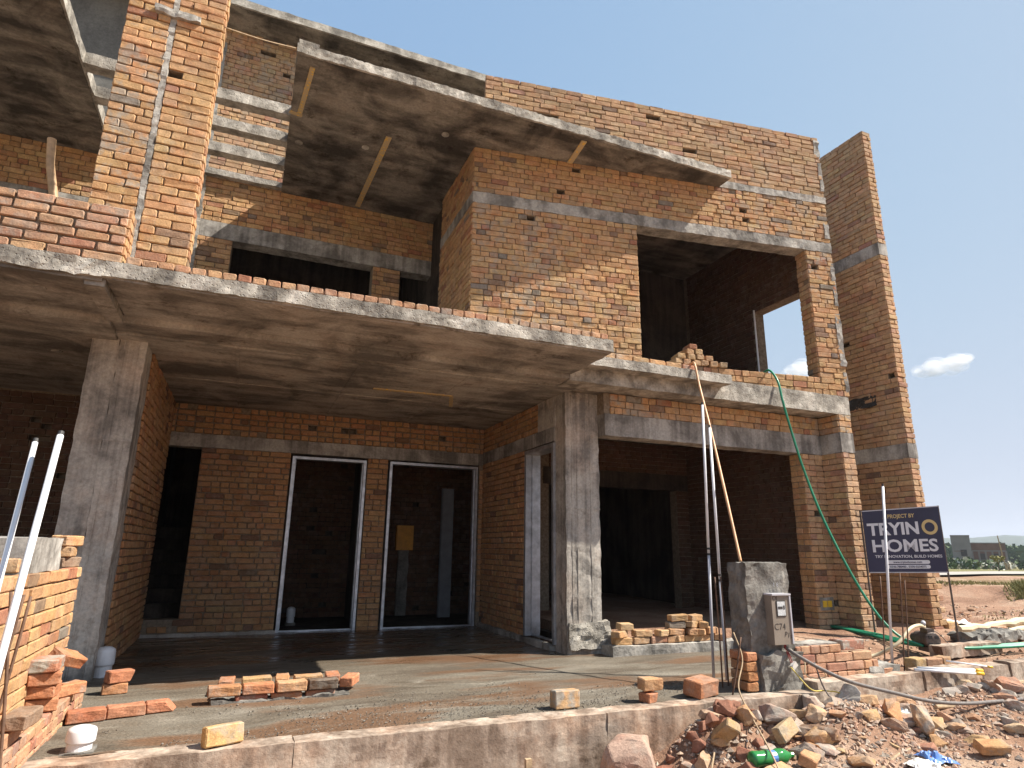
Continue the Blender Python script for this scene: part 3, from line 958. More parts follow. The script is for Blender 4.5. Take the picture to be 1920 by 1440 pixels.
conc('slab_edge', (3.60, BL+.006, -.014, TH, 6.29, 6.40), M_PLASTER, fw, amp=.012, seed=45, M=MBM, res=.05)
for k, (za, zb) in enumerate(((3.3, 3.62), (3.7, 4.5), (4.62, 5.3), (5.7, 5.95), (6.5, 7.0), (7.1, 7.4))):
    conc('corner_cement', (BL-.055-.03*(k % 2), BL+.004, -.013, .05, za, zb), M_PLASTER, fw, amp=.018, seed=146+k, M=MBM, res=.05, freq=13)
# left flank of the box room
fl = core('wall', [(bx0+.01, bx0+TH, by0+.01, 8.42, 3.24, 5.47), (bx0+.01, bx0+TH, by0+.01, 8.42, 5.63, 6.29)])
HB.face((bx0, by0), (0, 1), (-1, 0), 8.42-by0, 3.24, 5.47, 'mix', None, 'tan', .12, fl)
HB.face((bx0, by0), (0, 1), (-1, 0), 8.42-by0, 5.63, 6.285, 'mix', None, 'tan', .12, fl)
conc('lintel', (bx0-.006, bx0+TH, by0-.002, 8.43, 5.47, 5.63), M_LINTEL, fl, amp=.006, seed=47)
# right wall of the box room with its own window
rw = core('wall', [(7.47, 7.675, 6.36, 9.4, 3.24, 3.50), (7.47, 7.675, 7.56, 9.4, 3.50, 6.28), (7.47, 7.675, 6.36, 7.57, 4.98, 6.28), (7.47, 7.675, 6.36, 6.48, 3.5, 4.98)])
HB.face((7.46, 9.2), (0, -1), (-1, 0), 2.8, 3.25, 4.98, 'mix', [(0, 1.60)], 'shaded_dark', .1, rw, vis=False, tooth=.055)
HB.face((7.46, 9.2), (0, -1), (-1, 0), 2.8, 4.98, 6.28, 'mix', [(0, 2.75)], 'shaded_dark', .1, rw, vis=False)
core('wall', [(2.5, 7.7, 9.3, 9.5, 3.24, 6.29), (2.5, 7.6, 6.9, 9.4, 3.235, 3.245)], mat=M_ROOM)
m = MB(); m.tube([(7.36, 7.44, 3.5), (7.38, 7.46, 4.98)], .014, 8); m.build('conduit', M_PVC, house)
# ---- upper canopy, roof slab, pergola bars
conc('upper_canopy', (-.02, 5.90, 6.16, 6.42, 6.295, 6.415), M_FASCIA, res=.04, amp=.012, seed=51, freq=12)
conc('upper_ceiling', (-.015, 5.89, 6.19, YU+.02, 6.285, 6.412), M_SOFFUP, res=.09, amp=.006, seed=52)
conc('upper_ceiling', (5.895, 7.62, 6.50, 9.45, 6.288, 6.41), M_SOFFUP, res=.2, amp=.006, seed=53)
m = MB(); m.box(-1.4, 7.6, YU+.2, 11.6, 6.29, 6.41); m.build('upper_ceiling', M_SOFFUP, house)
for k, yy in enumerate((7.28, 7.86, 8.45, 9.06)):
    conc('pergola_bar', (-1.17, -.0, yy, yy+(.14 if k < 3 else .10), 6.29, 6.43 if k < 3 else 6.38), M_FASCIA, amp=.010, seed=54+k, res=.05)
conc('pergola_edge', (-1.43, -1.165, 5.64, 9.18, 6.285, 6.435), M_FASCIA, amp=.008, seed=154, res=.1)
conc('roof_slab', (-3.2, 3.36, 8.67, 12.0, 8.91, 9.04), M_FASCIA, res=.12, amp=.010, seed=58)
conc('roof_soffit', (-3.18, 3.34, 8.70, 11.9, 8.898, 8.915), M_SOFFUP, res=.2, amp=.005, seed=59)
m = MB(); m.rough(-.01, .2, 6.17, 6.30, 6.41, 6.47, .04, .006, seed=62); m.build('loose_coping', M_FASCIA, house)
# patterned strips left in the soffits
m = MB()
def strip(p, q, w, z):
    p, q = Vector((*p, z)), Vector((*q, z)); a = (q-p).normalized(); b = Vector((-a.y, a.x, 0))
    m2 = MB(); m2.obox((p+q)/2, a, b, (0, 0, 1), (q-p).length/2, w/2, .006)
    m2.build('soffit_strip', M_TAPE, house)
strip((.16, 6.32), (.09, 7.18), .055, 6.277)
strip((-.03, 7.19), (.12, 7.22), .05, 6.276)
strip((1.20, 7.2), (1.11, 9.1), .075, 6.277)
strip((3.56, 6.25), (3.61, 6.78), .075, 6.277)
strip((1.28, 7.48), (2.26, 7.43), .055, 2.976)
strip((2.26, 7.46), (2.42, 8.0), .05, 2.975)
for cx, cy, cz in ((1.86, 6.86, 6.276), (.96, 7.55, 6.276), (.13, 7.8, 6.276)):
    m = MB(); m.lathe([(.045, 0), (.05, .004), (.05, .012)], (cx, cy, cz), (0, 0, 1), 14); m.build('ceiling_box', M_FASCIA, house)
# ---- free-standing fin wall at the right
fn = core('fin_wall', [(8.61, 8.775, 6.05, 7.2, .0, 2.45), (8.61, 8.775, 6.05, 7.2, 2.66, 5.60), (8.61, 8.775, 6.05, 7.2, 5.80, 7.79)])
for z0, z1, pal in ((.05, 2.45, 'pale'), (2.66, 5.60, 'pale'), (5.80, 7.80, 'pale')):
    HB.face((8.60, 7.2), (0, -1), (-1, 0), 1.16, z0, z1, 'stretch', None, pal, .15, fn, skip=.008)
    HB.face((8.60, 6.04), (1, 0), (0, -1), .185, z0, z1, 'english', None, pal, .1, fn, skip=0)
conc('band', (8.594, 8.785, 6.032, 7.2, 2.45, 2.66), M_LINTEL, fn, amp=.006, seed=64)
conc('band', (8.594, 8.785, 6.032, 7.2, 5.60, 5.80), M_LINTEL, fn, amp=.006, seed=65)
m = MB(); m.rough(8.585, 8.61, 6.42, 7.1, 3.28, 3.45, .04, .022, seed=66, freq=10); m.build('tar_smear', M_DARKSTAIN, fn)
for k in range(14):      # toothed quoins left for a later wall
    z = .10+k*.0762*2
    if z < 1.25:
        HB.add((8.82, 6.14, z), (1, 0, 0), (0, -1, 0), .055, .033, .10, pick_color('pale'), .1, fn)
ns = HB.emit(300)
print('house bricks', ns)

# =================================================================== THE NEIGHBOURING HOUSE
nb = thing('neighbour_house', 'adjoining unfinished brick house cut off by the left edge, with dark open porch', 'house', (-3.5, 6.6, 0))
NB = Wallset(nb)
w_ = core('wall', [(-6.5, -1.5, YB+.01, YB+.2, -.1, 2.99)], nb)
NB.face((-6.5, YB), (1, 0), (0, -1), 5.0, 0, 2.95, 'mix', None, 'shaded_dark', .1, w_, vis=False, skip=.02)
conc('column', (-1.485, -1.258, YC+.02, 7.0, -.05, ZS+.01), M_COLUMN, nb, amp=.010, seed=111, res=.05)
conc('beam', (-6.5, -1.262, YM+.01, YG, ZS-.02, 3.24), M_SOFFIT, nb, seed=112)
conc('porch_ceiling', (-6.5, -1.28, YG-.01, YB+.02, ZS-.02, 3.23), M_SOFFIT, nb, res=.15, seed=113)
conc('lower_canopy', (-6.5, -1.186, YL-.004, YM+.02, 3.06, 3.19), M_FASCIA, nb, res=.045, amp=.020, seed=114, freq=12)
conc('canopy_soffit', (-6.4, -1.19, YL+.03, YM+.0, 3.035, 3.065), M_SOFFIT, nb, res=.09, amp=.008, seed=115)
conc('rib', (-1.30, -1.17, YL+.05, YM+.02, 3.0, 3.07), M_SOFFIT, nb, amp=.010, seed=116)
pp = core('parapet', [(-6.5, -1.09, 5.285, 5.47, 3.18, 3.655)], nb)
NB.face((-6.5, 5.275), (1, 0), (0, -1), 5.42, 3.19, 3.66, 'stretch', None, 'redtan', .6, pp, skip=0, proud=.014, joint=.014)
NB.face((-1.08, 5.275), (0, 1), (1, 0), .19, 3.19, 3.66, 'header', None, 'tan', .2, pp, skip=0, proud=.012)
uw = core('wall', [(-6.5, -1.42, YU+.01, YU+.2, 3.24, 6.29)], nb)
NB.face((-6.5, YU), (1, 0), (0, -1), 5.08, 3.24, 5.35, 'mix', [(0, 5.08)], 'tan', .15, uw, skip=.01)
NB.face((-6.5, YU), (1, 0), (0, -1), 5.08, 5.60, 6.28, 'mix', None, 'tan', .15, uw, skip=.02)
conc('lintel', (-6.5, -1.42, YU-.01, YU+.19, 5.35, 5.60), M_LINTEL, nb, res=.12, seed=117)
conc('tower_wall', (-6.5, -1.42, YU+.02, YU+.2, 6.42, 9.0), M_TOWER, nb, res=.25, amp=.004, seed=118)
conc('upper_canopy', (-6.5, -2.2, 6.1, YU+.02, 6.29, 6.43), M_FASCIA, nb, res=.08, amp=.010, seed=119)
conc('upper_soffit', (-6.45, -2.23, 6.13, YU, 6.278, 6.295), M_SOFFUP, nb, res=.15, amp=.006, seed=120)
for k, yy in enumerate((7.28, 7.86, 8.45, 8.99)):
    conc('pergola_bar', (-2.22, -1.43, yy, yy+.16, 6.29, 6.43), M_FASCIA, nb, amp=.010, seed=121+k, res=.05)
for cx, cy, cz in ((-1.66, 5.62, 3.027), (-1.9, 7.3, 2.962)):
    m = MB(); m.lathe([(.045, 0), (.05, .004), (.05, .012)], (cx, cy, cz), (0, 0, 1), 14); m.build('ceiling_box', M_PLASTER, nb)
core('side_wall', [(-6.7, -6.5, 5.3, 9.6, 0, 9)], nb)
print('neighbour bricks', NB.emit(300))

# low boundary wall in front of the party column
bd = thing('boundary_wall', 'low yellow brick boundary wall with a stepped footing at the left edge', 'wall', (-1.1, 4.6, 0))
BD = Wallset(bd)
bc = core('core', [(-1.27, -1.06, 2.6, 5.58, -.3, .93)], bd)
BD.face((-1.05, 2.6), (0, 1), (1, 0), 2.98, .02, .95, 'stretch', None, 'tan', .12, bc, skip=0, proud=.012)
BD.face((-1.27, 2.6), (1, 0), (0, -1), .22, .02, .95, 'stretch', None, 'tan', .12, bc, vis=False)
fc = core('footing', [(-1.05, -.93, 2.6, 5.66, -.3, .15)], bd)
BD.face((-.92, 2.6), (0, 1), (1, 0), 3.08, -.04, .16, 'header', None, 'red', .4, fc, skip=0, proud=.012)
f2 = core('footing', [(-1.05, -.945, 2.6, 4.55, .15, .23)], bd)
BD.face((-.935, 2.6), (0, 1), (1, 0), 1.95, .16, .236, 'stretch', None, 'red', .3, f2, skip=0, proud=.012)
print('boundary', BD.emit(300))
carve_all()

# =================================================================== THINGS ABOUT THE SITE
def pipe(name, pts, r, mat, label, cat, group=None, seg=8, smooth=True, n=8, parent=None):
    p = spline(pts, n) if len(pts) > 2 else [Vector(q) for q in pts]
    mb = MB(); mb.tube(p, r, seg)
    return mb.build(name, mat, parent, tuple(pts[0]) if parent is None else None, None, label, None if parent else cat, group, smooth)

# ---- steel door frames
def door_frame(label, corner, u, w, h, dep, face=0.036, lip=0.0):
    """corner = foot of the left jamb (x, y, z), u = xy direction across, dep = xy direction into the wall * depth"""
    t = thing('door_frame', label, 'door frame', corner)
    c = Vector(corner); U = Vector((u[0], u[1], 0)); D = Vector((dep[0], dep[1], 0)); d = D.length; D.normalize(); Z = Vector((0, 0, 1))
    for nm, cc, hu, hz in (('jamb', c+U*face/2+Z*h/2, face/2, h/2), ('jamb', c+U*(w-face/2)+Z*h/2, face/2, h/2),
                           ('head', c+U*w/2+Z*(h-face/2), w/2-face, face/2), ('threshold_bar', c+U*w/2+Z*.012, w/2-face, .010)):
        mb = MB(); mb.obox(cc+D*d/2, U, D, Z, hu, d/2 if nm != 'threshold_bar' else .012, hz)
        if nm == 'jamb':   # rebate step
            s = 1 if cc.dot(U) < (c+U*w/2).dot(U) else -1
            mb.obox(cc+U*s*(face/2+.008)+D*(d*.70), U, D, Z, .008, d*.28, hz-.03)
        mb.build(nm, M_STEEL, t)
    return t
door_frame('narrow steel door frame in the middle of the shaded porch back wall', (.555, YB-.02, .0), (1, 0), 1.04, 2.36, (0, .14))
door_frame('wide steel door frame beside the inner corner of the porch', (1.945, YB-.02, .0), (1, 0), 1.40, 2.37, (0, .14))
df = door_frame('steel door frame in the porch side wall beside the middle column', (X2-.02, 7.78, .07), (0, -1), .87, 2.33, (.21, 0), .05)
# grey leaf seen through the wide doorway
m = MB(); m.box(3.12, 3.33, 10.6, 10.65, .02, 2.12)
M_GREYPAINT = mat_plain('grey_primer', (0.13, 0.14, 0.155), 0.6, 0, 0.2, 8)
leaf = thing('door_leaf', 'plain grey door panel standing inside the wide doorway', 'door', (3.1, 10.62, 0))
m.build('panel', M_GREYPAINT, leaf)
m = MB(); m.box(3.13, 3.15, 10.58, 10.61, .02, 2.10); m.build('edge_strip', M_GREYPAINT, leaf)
# orange distribution box
db = thing('electric_box', 'orange distribution box on the inner wall behind the wide doorway', 'electric box', (2.65, 11.28, 1.08))
m = MB(); m.box(2.50, 2.80, 11.20, 11.30, 1.08, 1.50); m.build('housing', M_ORANGE, db)
m = MB(); m.box(2.51, 2.79, 11.185, 11.20, 1.09, 1.49); m.build('cover', M_ORANGE, db)
m = MB(); m.rough(2.56, 2.74, 11.24, 11.30, .0, 1.08, .06, .01, seed=301); m.build('chase', M_POST, db)
# yellow socket boxes on the garage pier
sk = thing('socket_box', 'pair of yellow socket boxes set low in the garage pier', 'socket box', (7.25, YG, .45))
for xx in (7.13, 7.215):
    m = MB(); m.box(xx, xx+.068, YG-.022, YG+.02, .44, .52); m.build('box', M_YELLOW, sk)
m = MB(); m.rough(7.09, 7.33, YG-.012, YG+.01, .40, .56, .03, .012, seed=302, freq=18); m.build('cement_patch', M_PLASTER, sk)

# ---- meter post
mp = thing('meter_post', 'squat grey plastered post carrying an electricity meter box', 'post', (4.3, 4.65, 0))
m = MB(); m.rough(4.06, 4.54, 4.47, 4.69, -.02, 1.03, .035, .016, seed=310, freq=10); m.build('shaft', M_POST, mp)
m = MB(); m.rough(4.12, 4.56, 4.41, 4.60, -.04, .30, .035, .03, seed=311, freq=9); m.build('foot', M_POST, mp)
for k in range(4):
    loose_brick(4.04, 4.55, .005+k*.078, .1*(k % 2)+1.45, parent=mp, name='brick', pal='raw')
mt = thing('meter_box', 'taupe steel meter box with glazed window on the plastered post', 'meter box', (4.345, 4.42, .36))
m = MB(); m.box(4.245, 4.445, 4.385, 4.475, .365, .765); m.build('case', M_METER, mt)
m = MB(); m.box(4.438, 4.452, 4.376, 4.40, .37, .76); m.build('door_edge', M_PVCG, mt)
m = MB(); m.box(4.243, 4.452, 4.37, 4.475, .763, .777); m.build('top_flange', M_PVCG, mt)
wn_ = MB(); wn_.box(4.292, 4.392, 4.3795, 4.3865, .59, .72); wo = wn_.build('window', M_BLACK, mt)
m = MB(); m.box(4.299, 4.385, 4.3775, 4.382, .598, .712); m.build('pane', M_GLASSY, wo)
m = MB(); m.box(4.305, 4.355, 4.3755, 4.379, .652, .672); m.box(4.364, 4.378, 4.3755, 4.379, .648, .68); m.build('dial', M_INK, wo)

def text(parent, s, size, P, U, V, mat, name='lettering', align='LEFT', bold=0.0, depth=0.001, sx=1.0):
    cu = bpy.data.curves.new('txt', 'FONT')
    cu.body = s; cu.size = size; cu.align_x = align; cu.offset = bold; cu.extrude = depth; cu.resolution_u = 3
    to = bpy.data.objects.new('txt', cu); COL.objects.link(to)
    dg = bpy.context.evaluated_depsgraph_get()
    me = bpy.data.meshes.new_from_object(to.evaluated_get(dg))
    bpy.data.objects.remove(to); bpy.data.curves.remove(cu)
    U, V, P = Vector(U), Vector(V), Vector(P); W = U.cross(V)
    o0 = origin(parent)
    for v in me.vertices:
        v.co = P+U*v.co.x*sx+V*v.co.y+W*v.co.z-o0
    me.name = name
    me.materials.clear(); me.materials.append(mat)
    return link(name, me, None, parent)
text(mt, 'C74', .075, (4.252, 4.3835, .485), (1, 0, 0), (0, 0, 1), M_INK, 'handwriting', bold=-.0012)
text(mt, 'P1s', .062, (4.355, 4.3835, .43), (.97, 0, -.22), (.22, 0, .97), M_INK, 'handwriting', bold=-.0012)
text(mt, 'Of', .055, (4.252, 4.3835, .722), (1, 0, 0), (0, 0, 1), M_INK, 'handwriting', bold=-.0014)
text(mt, '1 6', .05, (4.34, 4.452, .83), (1, 0, 0), (0, 0, 1), M_PVCG, 'chalk_mark', bold=-.001)
# wiring hanging from the meter
for k, (dx, dz) in enumerate(((0, 0), (.012, .02), (.02, -.01))):
    pipe('wire', [(4.38+dx, 4.43, .37), (4.385+dx, 4.40, .29), (4.40+dx, 4.385, .22+dz)], .0035, M_REDWIRE, None, None, parent=mt, seg=5)
m = MB(); m.obox((4.42, 4.375, .20), (.8, 0, .6), (0, 1, 0), (-.6, 0, .8), .03, .014, .02); m.build('terminal_block', M_WHITEBAG, mt)
pipe('power_cable', [(4.40, 4.44, .34), (4.419, 4.3, .277), (4.564, 4.2, .183), (4.764, 4.1, .095), (5.116, 4.0, .011), (5.417, 3.95, -.055), (5.735, 3.9, -.088), (6.15, 3.9, -.104), (6.672, 3.9, -.106), (7.6, 3.95, -.06)],
     .015, M_CABLE, 'thick dusty cable sagging from the meter post to the right edge', 'cable')
pipe('wire', [(4.42, 4.40, .33), (4.46, 4.30, .24), (4.44, 4.28, .15), (4.50, 4.24, .12), (4.60, 4.22, .13), (4.55, 4.20, .185)], .005, M_CREAM, 'cream wire looped round the thick cable at the post foot', 'wire', seg=5)
pipe('wire', [(4.37, 4.36, .19), (4.398, 4.2, .052), (4.541, 4.2, .031), (4.659, 4.15, .013), (4.69, 4.1, -.07)], .0055, M_YWIRE, 'thin yellow wire hanging over the kerb below the post', 'wire', seg=5)
pipe('wire', [(4.52, 4.25, .24), (4.544, 4.2, .051), (4.562, 4.1, -.05), (4.66, 4.0, -.12), (4.75, 3.95, -.2)], .006, M_CABLE, 'dark wire dropping from the post into the rubble', 'wire', seg=5)
pipe('wire', [(3.93, 4.52, .46), (3.898, 4.4, .274), (3.707, 4.25, .094), (3.593, 4.0, -.05), (3.441, 3.7, -.152), (3.349, 3.5, -.26)], .006, M_WOOD, 'brown wire running down over the kerb left of the post', 'wire', seg=5)
pipe('cable', [(4.72, 4.0, -.19), (5.204, 4.0, -.185), (5.481, 3.95, -.20), (5.533, 3.8, -.24), (5.535, 3.65, -.31)], .009, M_CABLE, 'curved black cable lying across the rubble', 'cable', seg=6)
pipe('stick', [(4.166, 3.45, -.30), (4.634, 3.6, -.262), (5.1, 3.63, -.28), (5.472, 3.65, -.31)], .012, M_WOOD, 'long bent stick lying on the rubble in front', 'stick', seg=6)

# ---- brick stub wall on the kerb
sb = thing('stub_wall', 'low stepped brick stub wall on the kerb right of the meter post', 'wall', (5.1, 4.5, .05))
SB = Wallset(sb)
sc = core('core', [(4.55, 5.72, 4.475, 4.68, -.05, .105), (4.55, 5.42, 4.475, 4.68, .105, .185), (4.55, 5.10, 4.475, 4.68, .185, .275)], sb)
SB.face((4.54, 4.465), (1, 0), (0, -1), 1.19, .03, .108, 'header', None, 'red', .3, sc, skip=0, proud=.010)
SB.face((4.54, 4.465), (1, 0), (0, -1), 1.19, .108, .186, 'mix', [(0, .99)], 'red', .3, sc, skip=0, proud=.010)
SB.face((4.54, 4.465), (1, 0), (0, -1), 1.19, .186, .264, 'stretch', [(0, .92)], 'red', .3, sc, skip=0, proud=.010)
SB.face((4.54, 4.465), (1, 0), (0, -1), 1.19, .264, .335, 'mix', [(0, .54)], 'red', .3, sc, skip=0, proud=.010, depth=.1)
SB.emit(300)
m = MB(); m.rough(4.55, 5.07, 4.48, 4.68, .27, .345, .04, .012, seed=320); m.build('mortar_bed', M_PLASTER, sb)
m = MB(); m.rough(5.40, 5.80, 4.46, 4.68, .04, .13, .04, .03, seed=321); m.build('mortar_rubble', M_PLASTER, sb)
loose_brick(5.26, 4.55, .27, .06, 'mortar crusted brick lying on top of the stub wall', None, 'red', smear=.9, dims=(.30, .085, .14))
loose_brick(4.66, 4.74, .33, .5, 'orange brick wedged between meter post and stub wall', None, 'tan', ry=.4)

# ---- pipes, hoses and bars
def standing_pipe(p, q, r, label, low):
    t = thing('conduit_pipe', label, 'pipe', p)
    p, q = Vector(p), Vector(q)
    mid = p.lerp(q, low)
    m = MB(); m.tube([p, mid], r, 10); m.build('lower_length', M_PVCG, t, smooth=True)
    m = MB(); m.tube([mid, q], r, 10); m.build('upper_length', M_PVC, t, smooth=True)
    for f in (low, low+.02):
        c = p.lerp(q, f); m = MB(); m.tube([c, c+(q-p).normalized()*.018], r*1.18, 10); m.build('band', M_BLACK, t)
    m = MB(); m.tube([q, q+(q-p).normalized()*.03], r*.8, 8); m.build('end_plug', M_BLACK, t)
standing_pipe((4.16, 5.09, -.01), (4.29, 5.16, 2.60), .0135, 'taller of two white pipes standing upright in front of the garage', .42)
standing_pipe((4.20, 4.96, -.01), (4.38, 5.18, 2.37), .0135, 'shorter of two white pipes standing upright in front of the garage', .36)
pipe('hose', [(4.86, 6.10, 3.33), (4.86, 5.98, 3.355), (4.85, 5.92, 3.30), (4.80, 5.80, 3.0), (4.62, 5.45, 2.42), (4.40, 5.05, 1.75), (4.22, 4.72, 1.16), (4.19, 4.66, 1.035)], .014, M_TANHOSE, 'tan hose hanging from the upper window ledge to the meter post', 'hose')
pipe('hose', [(6.50, 6.55, 3.53), (6.408, 6.30, 3.535), (6.36, 6.12, 3.33), (6.35, 6.06, 3.05), (6.412, 6.04, 2.707), (6.518, 6.0, 2.189), (6.638, 5.9, 1.587), (6.751, 5.7, .955), (6.86, 5.5, .487), (6.94, 5.3, .237), (7.05, 5.1, .15)], .015, M_GREEN, 'green hose hanging from the upper window down to the ground', 'hose')
for k in range(4):
    o = .045*k
    pipe('hose', [(7.25+o*.5, 6.50, .2), (7.115+o, 5.89, .185), (7.05+o*1.3, 5.33-o*.4, .15), (7.22+o*.6, 5.06-o, .145), (7.96, 4.96-o, .14), (8.6, 4.86-o, .15), (9.6, 4.7-o, .13)], .016, M_GREEN,
         'green hose lying in a bundle of four along the ground past the pump', 'hose', 'green hoses bundled on the ground')
pipe('hose', [(5.9, 5.2, .06), (6.30, 5.15, .075), (6.493, 5.0, .20), (6.724, 5.0, .344), (6.941, 5.05, .372), (7.10, 5.1, .345)], .019, M_CREAM, 'cream hose arching from the ground into the pump', 'hose')
def rebar(p, q, label, group=None):
    pipe('reinforcing_bar', [p, tuple((Vector(p)+Vector(q))/2+Vector((.006, 0, 0))), q], .007, M_RUST, label, 'steel bar', group, seg=6, n=3)
rebar((5.80, 4.62, .0), (5.898, 4.62, .909), 'thin steel bar left of the white pole under the sign')
rebar((6.06, 4.62, .0), (6.186, 4.62, .94), 'taller steel bar right of the white pole under the sign')
rebar((6.095, 4.60, .0), (6.215, 4.60, .868), 'shorter steel bar right of the white pole under the sign')
rebar((3.93, 4.70, .0), (3.92, 4.70, .901), 'left of two steel bars between the white pipes and meter post')
rebar((4.01, 4.72, .0), (4.003, 4.72, .901), 'right of two steel bars between the white pipes and meter post')
rebar((3.80, 4.44, -.02), (3.915, 4.42, .437), 'short steel bar leaning on the left of the meter post')
standing_pipe((6.03, 4.72, .0), (6.214, 4.70, 1.814), .013, 'thin white pole standing in front of the signboard', .02)
for k, (p, q) in enumerate((((5.82, 4.33, .10), (6.52, 4.17, .055)), ((5.90, 4.36, .105), (6.56, 4.20, .075)), ((6.42, 4.44, .13), (6.78, 4.24, .085)))):
    t = thing('plastic_tube', ('front white tube with orange end lying on the kerb', 'rear white tube with orange end lying on the kerb', 'short thin tube with yellow end on the kerb at right')[k], 'tube', p)
    p, q = Vector(p), Vector(q); e = p.lerp(q, .88)
    r = .014 if k < 2 else .008
    m = MB(); m.tube([p, e], r, 8); m.build('barrel', M_PVC, t, smooth=True)
    m = MB(); m.tube([e, q], r*1.12, 8); m.build('tip', M_YELLOW, t, smooth=True)
# pipes and bars in the left corner
def white_pipe(p, q, r, label):
    t = thing('plastic_pipe', label, 'pipe', p)
    p, q = Vector(p), Vector(q); d = (q-p).normalized()
    m = MB(); m.tube([p, q], r, 12); m.build('barrel', M_PVC, t, smooth=True)
    m = MB(); m.tube([q-d*.004, q+d*.022], r*.93, 12); m.build('plug', M_BLACK, t)
white_pipe((-.735, 2.72, -.1), (-.855, 3.60, 1.611), .0145, 'nearer white plastic pipe leaning at the left edge')
white_pipe((-.83, 2.9, -.1), (-.975, 3.70, 1.583), .0125, 'farther thin white plastic pipe leaning at the left edge')
rebar((-.80, 3.55, -.05), (-.928, 3.62, .897), 'rusty bar crossing the white pipes at the left edge')
rebar((-.94, 3.72, .1), (-.881, 3.75, .868), 'rusty bar leaning right against the boundary wall')
rebar((-.985, 3.76, .1), (-.921, 3.80, .873), 'rusty bar just left of the right leaning one')

# ---- capped soil pipes
def capped_pipe(x, y, r, h, label, tilt=0.0):
    t = thing('capped_pipe', label, 'pipe', (x, y, 0))
    ax = Vector((tilt, 0, 1)).normalized()
    m = MB(); m.lathe([(r*.92, -.05), (r*.92, h*.45)], (x, y, 0), ax, 20); m.build('socket', M_PVC, t, smooth=False)
    m = MB(); m.lathe([(r*1.05, h*.40), (r*1.08, h*.46), (r*1.06, h*.85), (r*.98, h*.95), (r*.6, h*1.03), (r*.2, h*1.05)], (x, y, 0), ax, 20); m.build('cap', M_PVC, t, smooth=True)
    m = MB(); m.rough(x-r*1.2, x+r*1.2, y-r*1.2, y+r*1.2, -.04, .008, .03, .02, seed=int(x*50)); m.build('mortar_collar', M_POST, t)
capped_pipe(-.70, 4.50, .068, .125, 'white capped pipe stub near the kerb in the left corner', .05)
capped_pipe(-.98, 6.82, .075, .235, 'taller white capped pipe at the foot of the left column')
capped_pipe(.82, 10.6, .06, .22, 'small white pipe stub inside the narrow doorway')

# ---- bricks lying about the porch
kb = thing('brick_outline', 'bricks laid in a narrow ring on the wet porch floor', 'brick kerb', (.35, 5.65, 0))
for k in range(4):
    loose_brick(.03+k*.235-.02, 5.47+.012*k, .045, .03*(-1)**k+.05, parent=kb, name='brick', pal=('raw', 'raw', 'tan', 'shaded_dark')[k], smear=.4)
for k in range(3):
    loose_brick(.20+k*.25, 5.50+.015*k, -.03, .05, parent=kb, name='brick', pal='raw', smear=.5)
for k, (x, pal) in enumerate(((.02, 'raw'), (.24, 'tan'), (.43, 'raw'), (.63, 'tan'), (.82, 'raw'))):
    loose_brick(x, 5.80-.01*k, .035, .04 if k % 2 or k == 1 else 1.5, parent=kb, name='brick', pal=pal, smear=.3)
loose_brick(.94, 5.62, .04, 1.15, parent=kb, name='brick', pal='raw')
m = MB(); m.rough(-.08, .92, 5.42, 5.85, -.04, .012, .04, .03, seed=331); m.build('mortar_bed', M_POST, kb)
kr = thing('brick_row', 'short row of three red bricks bedded in the floor near the left', 'brick kerb', (-.68, 5.25, 0))
for k in range(3):
    loose_brick(-.80+k*.215, 5.20+.07*k, .0, .26, parent=kr, name='brick', pal='raw', smear=.2, chip=.25 if k == 2 else 0)
loose_brick(.03, 4.36, .0, .38, 'yellow brick with a stamped frog standing on edge by the kerb', None, 'tan', rx=1.45, col=(.50, .32, .14), smear=.6)
loose_brick(2.31, 4.49, .0, .03, 'single mortar caked brick standing on edge near the kerb', None, 'tan', rx=1.5, smear=1.0, dims=(.20, .10, .12))
loose_brick(3.06, 4.46, .0, .25, 'broken half brick carrying another brick at the kerb edge', None, 'raw', chip=.45, smear=.3)
loose_brick(3.05, 4.46, .083, -.05, 'orange half brick balanced on top of a broken brick', None, 'tan', chip=.3, dims=(.2, .085, .11))
loose_brick(3.52, 4.47, .005, .35, 'large dark red brick lump lying at the kerb left of the post', None, 'raw', dims=(.27, .12, .16), rx=.12, smear=.35)
loose_brick(-.77, 6.05, .0, .2, 'lower of two dark red bricks stacked by the left column', None, 'raw', dims=(.17, .075, .11))
loose_brick(-.74, 6.06, .078, .5, 'upper of two dark red bricks stacked by the left column', None, 'raw', dims=(.2, .085, .11), chip=.2)
# pile against the boundary wall
for k in range(4):
    loose_brick(-.985, 4.83-.02*k, .162+k*.074, .12*(-1)**k+.15, ('lowest', 'second', 'third', 'mortar covered topmost')[k]+' brick of the small stack on the boundary wall footing', None, 'raw', smear=(.1, .2, .2, 1)[k], dims=(.16, .07, .2))
loose_brick(-.93, 5.06, .33, 1.0, 'orange brick tilted on the stack by the boundary wall', None, 'raw', rx=.5, ry=.3)
loose_brick(-.94, 5.22, .16, .9, 'mortar smeared brick behind the tilted one by the boundary wall', None, 'raw', smear=.8)
loose_brick(-.90, 4.10, .235, 1.5, 'orange brick on the front end of the footing', None, 'tan')
m = MB(); m.rough(-1.24, -1.06, 4.30, 5.02, .945, 1.14, .04, .012, seed=340)
m.build('concrete_block', M_LINTEL, None, (-1.15, 4.65, .945), None, 'long grey concrete block lying on top of the boundary wall', 'block')
loose_brick(-1.13, 4.43, .95, 1.5, 'ochre brick in front of the grey block on the boundary wall', None, 'tan', dims=(.30, .075, .11))
for k in range(3):
    loose_brick(-1.13, 5.48-.01*k, .945+k*.073, 1.3+.3*(k % 2), ('lower', 'middle', 'top')[k]+' brick of three stacked at the far end of the boundary wall', None, 'tan', chip=.3 if k == 1 else 0)

